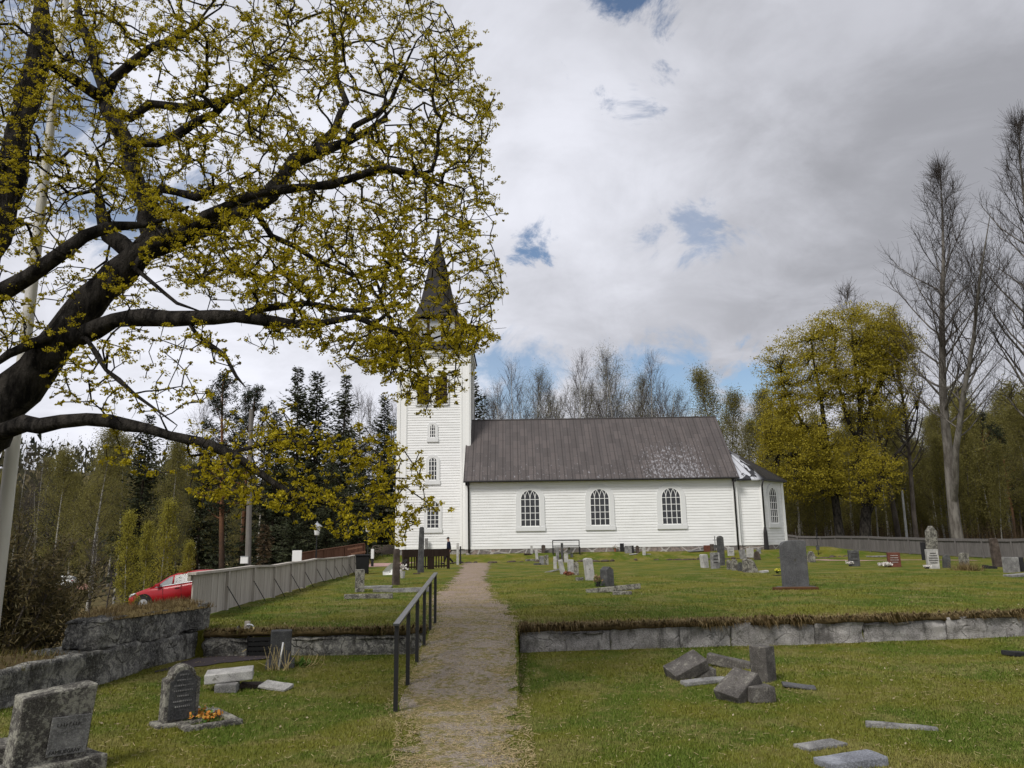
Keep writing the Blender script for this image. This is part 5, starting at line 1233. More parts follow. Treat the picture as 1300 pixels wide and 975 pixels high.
# -- centre row leading away
stone(772, 745, 10, 25, 'dark pointed stone inside a broken plank like stone frame', 'st_dark', 'point', .42, 22, 0, 0, None, .008)
slab(779, 752, 1.35, .10, .12, 'tilted grey kerb plank in front of the dark pointed stone', 'st_lichen', 4, -5, 0, .02, 'grave_kerb', cat='grave kerb')
slab(790, 755, .45, .12, .09, 'short grey kerb end lying under the tilted kerb plank', 'st_lichen', 2, 0, 0, -.01, 'grave_kerb', cat='grave kerb')
flowers(759, 745, .13, .28, 'withered pinkish flowers left of the dark pointed stone', 'petal_pk', 'st_black', 40)
stone(750, 737, 9, 28, 'pale speckled stone leaning slightly left of the dark pointed one', 'st_light', 'low', .35, 12, -6)
slab(736, 737, .24, .2, .12, 'small mossy round rock on the lawn beside the pale speckled stone', 'st_lichen', 0, 0, 0, -.02, 'field_rock', .05, 'rock')
stone(732, 730, 6, 16, 'small grey white topped stone behind the mossy rock', 'st_lichen', 'round', .16)
stone(725, 729, 6, 18, 'pale thick stone with clay coloured flowers at its foot', 'st_light', 'flat', .3, 10)
flowers(722, 731, .2, .12, 'clay red flowers at the foot of the pale thick stone', 'terra', None, 40, leaf=False)
stone(715, 729, 5, 18, 'pale slab leaning left beside the pale thick stone', 'st_light', 'flat', .3, 8, -10)
slab(703, 726, .95, .35, .06, 'grey slab resting aslant on the grass left of the leaning pale slab', 'st_grey', -5, -13, 0, .02)
stone(705, 722, 4, 15, 'slim pale post stone behind the aslant grey slab', 'st_light', 'flat', .2)
stone(714, 712, 3, 22, 'thin tall dark post stone far back in the centre row', 'st_dark', 'flat', .12)
stone(719, 714, 5, 11, 'pale square stone right of the thin tall dark post', 'st_light', 'flat', .2)
stone(708, 711, 4, 15, 'grey slim stone left of the thin tall dark post', 'st_grey', 'flat', .2)
stone(722.5, 703, 3, 8, 'small white urn shaped stone below the right end of the bench', 'st_light', 'round', .12)
stone(726, 708, 3.5, 5, 'tiny dark stone in front of the white urn shaped one', 'st_dark', 'flat', .12)
stone(682, 711, 3.5, 13, 'thin leaning pale stone at the left end of the far centre group', 'st_light', 'flat', .2, 0, -5)
stone(688, 717, 6, 11, 'grey stone pair member left of the pale pitted one in the far centre group', 'st_grey', 'flat', .18)
stone(694, 717, 5, 12, 'pale pitted stone right of the grey one in the far centre group', 'st_lichen', 'flat', .18)
stone(675, 703, 3, 10, 'narrow white stone before the church wall, left of the bench', 'st_light', 'flat', .15)
stone(684.5, 700, 3, 9, 'narrow pale stone against the foundation close to the bench left end', 'st_light', 'flat', .12, 0, 6)
stone(690, 702, 5, 10, 'dark stone with a reddish foot left of the bench', 'st_brown', 'low', .14)
slab(670, 704, .5, .25, .07, 'reddish low stone lying left of the narrow white stone', 'st_brown', 0, 3)
slab(675, 712, .8, .35, .12, 'pale rock in the stone edge of the church terrace', 'st_lichen', 5, 0, 0, -.02, 'field_rock', .04, 'rock')
slab(682, 717, .4, .3, .1, 'small dark rock left of the far centre group', 'st_dark', 0, 0, 0, -.02, 'field_rock', .04, 'rock')
# -- right rear group
stone(1087, 719, 12, 20, 'dark green polished stone with pale flowers at its foot near the fence', 'st_dark', 'flat', .35, -14, lines=3)
flowers(1080, 719, .16, .2, 'pale flowers and a white tray at the foot of the dark green stone', 'petal_wh', None, 50, leaf=False)
stone(1083.5, 696, 4, 12, 'dark stone against the fence behind the dark green polished one', 'st_black', 'flat', .2)
stone(1138, 720, 14, 18, 'red brown stone with pale lettering bands and white flowers beside it', 'st_red', 'flat', .32, -16, lines=4, lmat='st_light')
flowers(1123, 720, .24, .16, 'mound of white flowers left of the red brown stone', 'petal_wh', None, 70, leaf=False)
slab(1117, 707, 1.3, .8, .07, 'pair of flat grey slabs in the grass before the fence', 'st_grey', 8, 0)
stone(1187, 712, 11, 44, 'tall rough pale stone with a pointed top behind the white lettered one', 'st_lichen', 'point', .4, 6, 3, rough=.03)
stone(1187.5, 722, 13, 24, 'white lettered stone in front of the tall rough pointed one', 'st_light', 'flat', .3, -14, 0, lines=5)
stone(1176, 711, 5, 22, 'narrow black stone left of the tall rough pointed one', 'st_black', 'flat', .3, -12)
flowers(1177, 722, .15, .13, 'black and white flowers left of the white lettered stone', 'petal_wh', 'st_black', 24, leaf=False)
stone(1203.5, 721, 8, 16, 'small dark leaning stone right of the white lettered one', 'st_dark', 'round', .2, -12, 5)
stone(1227, 718, 9, 16, 'mossy post stone with a white cap rising from a dry grass tuft', 'st_lichen', 'low', .3)
p = hit(1228, 724); rg = np.random.default_rng(9); pts = np.array([[p[0], p[1], .36]]) + rg.normal(0, 1, (420, 3)) * np.array([.25, .18, .0]); pts[:, 2] = H(pts[:, 0], pts[:, 1])
tag(tufts('dry_grass_clump', M['dry'], None, pts, .34, .008, 1.5, None, 4), 'tuft of long dry grass round the mossy post stone', 'grass tuft')
slab(1256, 722, .5, .25, .14, 'low dark broken stone between the dry tuft and the dark red pillar', 'st_black', -20, 10, 0, -.02, 'fallen_stone', .03)
stone(1270, 720, 10, 36, 'dark red brown pillar stone near the right edge of the lawn', 'st_brown', 'column', .3, -8, -3, rough=.02)
stone(1287, 727, 18, 19, 'wide grey pink stone right of the dark red pillar', 'st_grey', 'flat', .2, 6)
stone(1299, 726, 6, 18, 'black polished stone at the right picture edge beside the wide grey pink one', 'st_black', 'flat', .2)
slab(1293, 732, .7, .4, .08, 'flat grey stone in the grass before the wide grey pink stone', 'st_grey', 5, -4)
slab(1290, 833, .28, .22, .06, 'small dark stone bit on the lower lawn at the right edge', 'st_black', 15, 5)
# -- lower lawn right: fallen stones
slab(873, 860, .45, .29, .14, 'reddish grey stone tipped over on its edge, left of the upright square stone', 'st_fall', 14, -22, 18, .05)
slab(893, 860, .26, .18, .10, 'small stone foot tucked behind the tipped reddish grey stone', 'st_fall', 5, 0, 0, 0)
slab(895, 868, .55, .16, .05, 'narrow flat stone strip in the grass below the tipped reddish grey stone', 'st_grey', 14, -2)
slab(925, 848, .54, .14, .12, 'long narrow stone lying aslant behind the upright square stone', 'st_fall', -28, 10, 0, .0)
stone(974.5, 866, 26, 42, 'upright square topped dark stone among the fallen ones', 'st_lichen', 'flat', .20, 38, 0, 0, None, .006, ww=.27, t=.20) if False else None
def upright(px, py, w_, d_, h, yaw, label):
    p = hit(px, py); mb = MB(); mb.box(-w_ / 2, w_ / 2, -d_ / 2, d_ / 2, -.05, h); o = mb.build('headstone', M['st_fall'], None, bevel=.012, rough=.01, cuts=4, seed=8); o.matrix_world = Matrix.Translation((p[0], p[1] + .12, 0)) @ Matrix.Rotation(R_(yaw), 4, 'Z'); tag(o, label, 'gravestone')
upright(974.5, 867, .19, .21, .415, 40, 'upright square topped dark stone among the fallen ones')
slab(940, 888, .38, .31, .13, 'dark stone slab leaning on a square block, nearest of the fallen group', 'st_fall', 30, -33, 8, .07)
slab(964, 890, .26, .22, .15, 'square stone block propping the leaning slab', 'st_fall', 8, 0)
slab(1014, 873, .34, .2, .03, 'dark triangular stone flake flat in the grass right of the upright square stone', 'st_big', -15, 6, 0, .0)
slab(1042, 948, .40, .17, .03, 'flat grey plate in the grass near the bottom of the picture', 'st_grey', 24, 0, 0, -.004)
slab(1080, 972, .46, .22, .07, 'bluish wet flat stone at the bottom edge of the picture', 'st_blue', 14, -2, 0, -.015)
slab(1144, 925, .56, .07, .06, 'long thin grey kerb stone sunk in the grass on the lower right lawn', 'st_grey', -20, 2, 0, -.025)
# -- lower lawn left
p0 = hit(60, 972)
def family_stone():
    p = G_(56, 985); root = empty('headstone', (p[0], p[1] + .02, 0), R_(52), 'leaning lichen covered family headstone with engraved lettering at the bottom left corner', 'gravestone')
    w_, h, t = .50, .54, .17
    mb = MB(); mb.prism([(-w_ / 2, 0), (w_ / 2, 0), (w_ / 2, h), (-w_ / 2, h * .88)], -t / 2, t / 2); s = mb.build('slab', M['st_lichen'], root, bevel=.012, rough=.012, cuts=6, seed=3); s.matrix_local = Matrix.Translation((-.02, 0, .09)) @ Matrix.Rotation(R_(3), 4, 'Y') @ Matrix.Rotation(R_(5), 4, 'X')
    mb = MB(); mb.box(-.36, .36, -.17, .18, -.12, .10); mb.build('plinth', M['st_lichen'], root, bevel=.02, rough=.012, cuts=3, seed=5)
    mb = MB(); mb.box(-.04, w_ / 2 - .015, -t / 2 - .018, -t / 2 - .006, .06, .33); pn = mb.build('panel', M['st_grey'], s, bevel=.004)
    for txt, z, sz, x0 in (('FAMILJEGRAV', .195, .036, -.005),):
        cu = bpy.data.curves.new('inscription', 'FONT'); cu.body = txt; cu.size = sz; cu.extrude = .002; o = bpy.data.objects.new('inscription', cu); COL.objects.link(o)
        dg = bpy.context.evaluated_depsgraph_get(); me = bpy.data.meshes.new_from_object(o.evaluated_get(dg)); bpy.data.objects.remove(o); me.materials.clear(); me.materials.append(M['engrave'])
        q = bpy.data.objects.new('inscription', me); COL.objects.link(q); q.parent = s; q.matrix_local = Matrix.Translation((x0 - .02, -t / 2 - .0195, z - .12)) @ Matrix.Rotation(PI / 2, 4, 'X')
    mb = MB(); rr = random.Random(6); x = .0
    while x < .17:
        c = rr.uniform(.008, .016); mb.box(x, x + .005, -t / 2 - .0205, -t / 2 - .0181, .262, .284); mb.box(x + .0051, x + c, -t / 2 - .0203, -t / 2 - .0181, *rr.choice([(.262, .266), (.271, .275), (.280, .284)])); x += c + .009
    mb.build('carved_line', M['engrave'], s)
def G_(px, py, z=0.0):
    d = ray(px, py); return EYE + d * (z - 1.6) / d[2]
family_stone()
slab(8, 968, .5, .35, .16, 'rough low stone block behind the leaning family headstone', 'st_lichen', 35, 0, 0, -.02, 'stone_block', .02, 'block')
p = G_(222, 926); root = empty('headstone', (p[0] - .02, p[1] + .10, 0), R_(40), 'dark round shouldered headstone with engraved lines behind orange flowers', 'gravestone')
mb = MB(); mb.prism(outline('shoulder', .31, .50), -.075, .075); s = mb.build('slab', M['st_lichen'], root, bevel=.012, rough=.006, cuts=3, seed=4); s.matrix_local = Matrix.Translation((0, 0, .05)) @ Matrix.Rotation(R_(3), 4, 'X')
mb = MB(); mb.prism(outline('shoulder', .24, .43), -.084, -.076); s2 = mb.build('panel', M['st_dark'], s, bevel=.003); s2.location.z = .03
mb = MB(); rr = random.Random(2)
for i in range(7):
    z = .385 - i * .046; wl_ = (.08, .12, .165, .165, .10, .165, .13)[i]; x = -wl_ / 2
    while x < wl_ / 2: c = rr.uniform(.006, .014); mb.box(x, x + c, -.0865, -.0845, z, z + .013); x += c + .006
mb.build('inscription', M['st_grey'], s2)
mb = MB(); mb.box(-.22, .22, -.14, .11, -.05, .06); mb.build('plinth', M['st_lichen'], root, bevel=.015, rough=.008, cuts=2, seed=14)
p = G_(258, 920)
root = empty('grave_bed', (p[0], p[1], 0), R_(40), 'stone edged grave bed of orange pansies before the dark round shouldered headstone', 'flower bed')
for a, b, c, d in ((-.26, .26, -.50, -.42), (-.26, -.18, -.42, .16), (.18, .26, -.42, .16)):
    mb = MB(); mb.box(a, b, c + .2, d + .2, -.03, .06); mb.build('edging', M['st_lichen'], root, bevel=.012, rough=.014, cuts=2, seed=int(a * 50))
mb = MB(); mb.box(-.179, .179, -.219, .34, -.02, .02); mb.build('soil', M['darkgravel'], root)
rg = np.random.default_rng(3)
C = np.stack([rg.uniform(-.15, .1, 26), rg.uniform(-.16, .16, 26), rg.uniform(.06, .12, 26)], 1); fast_mesh('pansies', leaf_quads(C, .020, rg, 6, .012, 0, .9), 4, M['petal_or'], root)
C2 = np.stack([rg.uniform(-.05, .15, 12), rg.uniform(.1, .3, 12), rg.uniform(.06, .12, 12)], 1); fast_mesh('white_pansies', leaf_quads(C2, .017, rg, 5, .012, 0, .9), 4, M['petal_wh'], root)
fast_mesh('leaves', leaf_quads(np.concatenate([C, C2]) - np.array([0, 0, .035]), .022, rg, 5, .03, .3, .6), 4, M['plantgreen'], root)
# pale slab on its block, plate, rubble
sl_ = slab(291, 874, .52, .36, .10, 'pale clean concrete slab resting on a small block', 'st_light', 16, -3, 2, .10, 'concrete_slab', .002, 'slab')
slab(288, 878, .24, .22, .10, 'small grey block carrying the pale clean slab', 'st_grey', 10, 0, 0, -.01, 'stone_block', .01, 'block')
slab(350, 876, .36, .19, .035, 'tilted pale speckled plate in the grass right of the pale clean slab', 'st_light', -18, 6, 12, .02)
slab(322, 873, .3, .2, .05, 'brown broken stone between the pale clean slab and the speckled plate', 'st_brown', 10, 4)
# dark stone with stick and dry stems
stone(352, 848, 25, 44, 'dark square stump like stone with dry stems and a pale stick leaning on it', 'st_dark', 'flat', .26, 16, 0, 0, .07, .014)
def thin(name, pts, r, m_, label, cat, n=6):
    p0 = np.array(pts[0]); mb = MB(); mb.tube([np.array(q) - p0 for q in pts], r, n); o = mb.build(name, m_, None, smooth=True); o.location = p0; return tag(o, label, cat)
p = G_(352, 852); thin('garden_stick', [(p[0] + .03, p[1] - .05, 0), (p[0] + .055, p[1] + .02, .36)], .011, M['white'], 'pale stick leaning on the dark stump like stone', 'stick')
rg = np.random.default_rng(5); mb = MB()
for i in range(26):
    a = np.array([rg.uniform(-.12, .18), rg.uniform(-.12, .05), 0]); e = a + np.array([rg.normal(.0, .09), rg.normal(0, .05), rg.uniform(.12, .36)]); mb.tube([a, (a + e) / 2 + rg.normal(0, .015, 3), e], [.004, .003, .002], 4, False)
o = mb.build('withered_plant', M['hose'], None); o.location = (p[0] + .04, p[1] - .05, 0); tag(o, 'dry tangled stems in front of the dark stump like stone', 'dead plant')
p = G_(385, 848); rg = np.random.default_rng(6); root = empty('lily_plant', (p[0], p[1], 0), 0, 'fresh green leafy plant with dry stalks right of the dark stump like stone', 'plant'); Q = []
for i in range(60):
    az = rg.uniform(0, 6.28); L = rg.uniform(.08, .20); c = np.array([rg.normal(0, .06), rg.normal(0, .05), 0]); d = np.array([math.cos(az), math.sin(az), rg.uniform(.5, 1.6)]); d /= np.linalg.norm(d); s = np.array([-math.sin(az), math.cos(az), 0]) * .014
    Q += [c - s * .5, c + d * L * .55 - s + np.array([0, 0, .01]), c + d * L + np.array([0, 0, -.02]), c + d * L * .55 + s + np.array([0, 0, .01])]
fast_mesh('leaves', np.array(Q), 4, M['plantgreen'], root); mb = MB()
for i in range(14): a = np.array([rg.normal(.05, .07), rg.normal(0, .04), 0]); e = a + np.array([rg.uniform(0, .22), 0, rg.uniform(.05, .2)]); mb.tube([a, (a + e) / 2 + np.array([.02, 0, -.02]), e], [.004, .003, .002], 4, False)
mb.build('dry_stalks', M['hose'], root)
# water post, valve post, black crate
p = G_(312, 832); root = empty('water_post', (p[0], p[1], 0), 0, 'wooden water post with a tap and a curved pale hose by the dark retaining wall', 'water tap')
mb = MB(); mb.box(-.035, .035, -.03, .03, -.05, .50); mb.build('post', M['fence'], root, bevel=.004)
mb = MB(); mb.lathe([(.01, .0), (.035, .005), (.035, .02), (.01, .025)], (0.04, -.06, .44), 10); mb.tube([(0.0, -.03, .44), (.09, -.07, .45), (.12, -.07, .42)], .012, 8); mb.build('tap', M['chrome'], root, smooth=True)
mb = MB(); mb.tube([(.12, -.07, .42), (.135, -.08, .32), (.12, -.09, .2), (.06, -.1, .11), (-.02, -.1, .06)], .011, 8); mb.build('hose', M['hose'], root, smooth=True)
p = G_(301, 832); root = empty('valve_post', (p[0], p[1], 0), 0, 'thin dark standpipe with a small valve handle left of the water post', 'standpipe')
mb = MB(); mb.tube([(0, 0, -.05), (0, 0, .40)], .016, 8); mb.build('pipe', M['st_dark'], root); mb = MB(); mb.tube([(-.02, 0, .36), (.08, 0, .36)], .009, 6); mb.lathe([(.02, .37), (.028, .39), (.026, .42), (.012, .43)], n=8); mb.build('valve', M['st_grey'], root)
p = G_(331, 833); root = empty('plastic_crate', (p[0], p[1] + .05, 0), R_(8), 'black plastic crate standing against the dark retaining wall', 'crate')
mb = MB()
for a, b, c, d in ((-.20, .20, -.14, -.12), (-.20, .20, .12, .14), (-.20, -.18, -.119, .119), (.18, .20, -.119, .119)):
    for k in range(4): mb.box(a, b, c, d, .02 + k * .07, .07 + k * .07)
    mb.box(a if a == -.2 else a, a + .02 if b - a > .05 else b, c, d, .0, .295)
mb.build('slatted_sides', M['rubber'], root); mb = MB(); mb.box(-.2, .2, -.14, .14, -.01, .015); mb.build('crate_bottom', M['rubber'], root)
mb = MB(); mb.box(-.15, .12, -.10, .1, .016, .24); mb.build('watering_can', M['rubber'], root, bevel=.04) if False else None
# -- upper lawn left
stone(455, 752, 11, 28, 'dark lichen stone with a flat top in a stone grave frame', 'st_lichen', 'flat', .3, 14, 0, 0, None, .012)
slab(468, 760, 1.15, .12, .12, 'near kerb of the stone grave frame in front of the dark flat topped stone', 'st_lichen', 3, 0, 0, -.01, 'grave_kerb', .02, 'grave kerb')
slab(476, 747, 1.0, .5, .08, 'flat stone plate behind the dark flat topped stone', 'st_grey', 5, 0, 0, -.01, 'grave_plate')
slab(510, 752, 1.5, .12, .12, 'long grey kerb plank reaching from the grave frame toward the handrail', 'st_grey', 5, -1, 0, -.01, 'grave_kerb', .02, 'grave kerb')
stone(501.5, 743, 8, 45, 'dark narrow standing stone, a white vase at its right foot', 'st_brown', 'column', .28, 20, 1, rough=.015)
flowers(511, 734, .16, .5, 'white vase with pale withered flowers beside the dark narrow standing stone', 'petal_wh', 'st_light', 30, leaf=False)
stone(533.5, 727, 8, 57, 'tallest slim dark stone before the tower, in front of the dark wooden grave fence', 'st_dark', 'column', .3, 10, 1, rough=.015)
stone(541, 706, 3.5, 22, 'small slim grey stone right behind the tallest slim dark one', 'st_grey', 'flat', .2)
slab(529, 729, .3, .2, .05, 'small flat brown stone at the foot of the tallest slim dark stone', 'st_brown', 0, 0)
# dark wooden grave fence
pa = hit(511, 724); pb = hit(570, 722); O = Vector((pa[0], pa[1], float(H(pa[0], pa[1]))))
root = empty('grave_fence', O, math.atan2(pb[1] - pa[1], pb[0] - pa[0]), 'dark tarred wooden grave fence with a broad top board in front of the tower', 'fence'); L = math.dist(pa[:2], pb[:2]); hh = 25 * pa[1] / FPX
mb = MB(); mb.box(-.02, L + .02, -.05, .05, hh * .62, hh); mb.build('top_board', M['wood_dk'], root)
for x in (0, L * .28, L * .53, L - .12):
    mb = MB(); mb.box(x - .0, x + .14 + .25 * (x in (0, L * .53)), -.04, .04, -.05, hh * .62 - .002); mb.build('post', M['wood_dk'], root)
for i in range(15):
    x = L * .06 + L * .88 * i / 15; mb = MB(); mb.box(x, x + .05, -.02, .02, .04, hh * .62 - .003); mb.build('picket', M['wood_dk'], root)
mb = MB(); mb.box(0, L, .021, .045, .1, .17); mb.build('lower_rail', M['wood_dk'], root)
stone(581, 717, 3, 27, 'slim pale gate post stone at the right end of the dark grave fence', 'st_light', 'flat', .14)
stone(584.5, 716, 2, 22, 'thin dark iron gate post right of the slim pale gate post', 'st_black', 'flat', .08, name='gate_post')['category'] = 'post'
# bin, wheelbarrow, steps, planks near the tower
p = hit(460, 729); root = empty('wheelie_bin', (p[0], p[1], float(H(p[0], p[1]))), R_(10), 'black waste bin at the far end of the weathered grey fence', 'bin'); k = p[1] / FPX; hh = 22 * k; ww = 17 * k
mb = MB(); mb.add([(-ww * .42, -.28, .05), (ww * .42, -.28, .05), (ww * .42, .28, .05), (-ww * .42, .28, .05), (-ww / 2, -.34, hh), (ww / 2, -.34, hh), (ww / 2, .34, hh), (-ww / 2, .34, hh)], ((0, 3, 2, 1), (4, 5, 6, 7), (0, 1, 5, 4), (1, 2, 6, 5), (2, 3, 7, 6), (3, 0, 4, 7))); mb.build('body', M['rubber'], root, bevel=.03)
mb = MB(); mb.box(-ww * .53, ww * .53, -.38, .38, hh + .002, hh + .07); mb.build('lid', M['st_black'], root, bevel=.03)
for s in (-1, 1): mb = MB(); mb.lathe([(.02, -.03), (.09, -.03), (.09, .03), (.02, .03)], n=12); w_ = mb.build('wheel', M['rubber'], root); w_.matrix_local = Matrix.Translation((s * ww * .4, .36, .09)) @ Matrix.Rotation(PI / 2, 4, 'Y')
p = hit(494, 730); k = p[1] / FPX; root = empty('wheelbarrow', (p[0], p[1], float(H(p[0], p[1]))), R_(-18), 'pale wheelbarrow tipped up on its edge beside the dark narrow standing stone', 'wheelbarrow')
mb = MB(); o_ = []
for i in range(9):
    a = i / 8; o_.append((-.36 + .72 * a, .62 * math.sin(PI * a) ** .7 * .9 + .02))
for j, (dy, sc_) in enumerate(((0, 1.), (.10, .86), (.22, .55))):
    for x, z in o_: mb.v.append((x * sc_, dy, .32 + (z - .32) * sc_))
    for x, z in o_: mb.v.append((x * sc_, dy, .32 - (z - .02) * .5 * sc_ - .3 * sc_))
n = 9
for j in range(2):
    for i in range(8):
        a = j * 18 + i; mb.f.append((a, a + 1, a + 19, a + 18)); a += 9; mb.f.append((a, a + 18, a + 19, a + 1))
mb.f.append(tuple(36 + i for i in range(9)) + tuple(36 + 9 + i for i in reversed(range(9))))
tr_ = mb.build('tray', M['white'], root); tr_.matrix_local = Matrix.Rotation(R_(-16), 4, 'X') @ Matrix.Rotation(R_(22), 4, 'Y')
mb = MB(); mb.tube([(.2, .2, .1), (.35, .5, .35), (.5, .7, .62)], .02, 6); mb.tube([(-.1, .25, .1), (.15, .55, .35), (.38, .8, .62)], .02, 6); mb.build('handles', M['black'], root)
mb = MB(); mb.lathe([(.05, -.04), (.17, -.04), (.19, 0), (.17, .04), (.05, .04)], n=14); w_ = mb.build('wheel', M['rubber'], root); w_.matrix_local = Matrix.Translation((.28, .35, .19)) @ Matrix.Rotation(PI / 2, 4, 'Y')
root = empty('wooden_steps', (A(490, 705, 56.5)[0], 56.5, float(A(490, 712, 56.5)[2])), 0, 'broad weathered wooden steps left of the white tower', 'steps'); hs = float(A(490, 692, 56.5)[2] - A(490, 712, 56.5)[2])
for i in range(6): mb = MB(); mb.box(-1.25, 1.1, i * .34, i * .34 + .33, hs * (i + .55) / 6 - .1, hs * (i + 1) / 6); mb.build('step', M['wood_st'], root, bevel=.01)
for s in (-1.3, 1.12): mb = MB(); mb.prism([(0, -.6), (2.1, -.6), (2.1, hs), (0, .05)], -.03, .03, Matrix.Translation((s, 0, 0)) @ Matrix.Rotation(PI / 2, 4, 'Z')); mb.build('stringer', M['wood_st'], root)
p = A(473, 700, 47); g = float(H(p[0], 47)); root = empty('gate_post', (p[0], 47, g), 0, 'post with a white upper half at the gravel yard left of the wheelbarrow', 'post')
t = float(A(473, 697, 47)[2]); mb = MB(); mb.box(-.07, .07, -.07, .07, -.05, lrp(g, t, .45) - g); mb.build('lower_post', M['black'], root); mb = MB(); mb.box(-.08, .08, -.08, .08, lrp(g, t, .45) - g + .001, t - g); mb.build('white_sleeve', M['white'], root)
for px, py, dz, lab in ((451, 696, 0, 'orange brown board laid on the stack at the end of the red brown fence'), (455, 702, 0, 'longer orange brown board lower on the stack at the end of the red brown fence')):
    q = A(px, py, 44.5); mb = MB(); mb.box(-.42, .42, -.1, .1, -.05, .05); o = mb.build('plank', M['fence_br'], None, bevel=.01); o.location = q; o.rotation_euler = (0, R_(-9), 0); tag(o, lab, 'plank')
q = A(453, 706, 44.5); g = float(H(q[0], 44.5)); mb = MB(); mb.box(-.5, .5, -.35, .35, -.1, q[2] - g - .02); o = mb.build('timber_stack', M['wood_st'], None, bevel=.02, rough=.01, cuts=2); o.location = (q[0], 44.7, g); tag(o, 'low timber stack beyond the far end of the weathered grey fence', 'timber')
# bench by the church wall
p = A(719, 700, 52.2); root = empty('bench', (p[0], 52.2, float(H(p[0], 52.2))), 0, 'long dark bench against the church wall between first and second nave windows', 'bench')
bw_ = 33 * 52.2 / FPX; mb = MB(); zt = float(A(719, 685.5, 52.4)[2]) - root.location.z
for s in (-1, 1):
    mb = MB(); mb.box(s * bw_ / 2 - .03, s * bw_ / 2 + .03, .2, .26, -.03, zt); mb.build('leg', M['black'], root); mb = MB(); mb.box(s * bw_ / 2 - .03, s * bw_ / 2 + .03, -.25, -.19, -.03, .42); mb.build('leg', M['black'], root)
mb = MB(); mb.box(-bw_ / 2 + .031, bw_ / 2 - .031, .21, .25, zt - .06, zt); mb.box(-bw_ / 2 + .031, bw_ / 2 - .031, .21, .25, zt * .55, zt * .55 + .05); mb.build('backrest', M['black'], root)
mb = MB(); mb.box(-bw_ / 2 - .03, bw_ / 2 + .03, -.26, .19, .421, .46); mb.build('seat', M['wood_dk'], root)
# stone edge of the church terrace
root = empty('terrace_edging', (-3.9, 50.3, .4), 0, 'row of low field stones edging the church terrace', 'edging'); mb = MB(); rr = random.Random(4); x = 0; 
bm_ = bmesh.new()
while x < 26:
    w_ = rr.uniform(.25, .7)
    if rr.random() < .8:
        m4 = Matrix.Translation((x + w_ / 2, rr.uniform(-.1, .1), .02)) @ Matrix.Diagonal((w_ * .52, .2, rr.uniform(.07, .14), 1)); bmesh.ops.create_icosphere(bm_, subdivisions=2, radius=1, matrix=m4)
    x += w_
for v in bm_.verts: v.co += Vector((mnoise.noise(v.co * 3), mnoise.noise(v.co * 3 + Vector((5, 0, 0))), mnoise.noise(v.co * 3 + Vector((0, 7, 0))))) * .06
me = bpy.data.meshes.new('edge_stones'); bm_.to_mesh(me); bm_.free(); me.materials.append(M['st_brown']); o = bpy.data.objects.new('edge_stones', me); COL.objects.link(o); o.parent = root

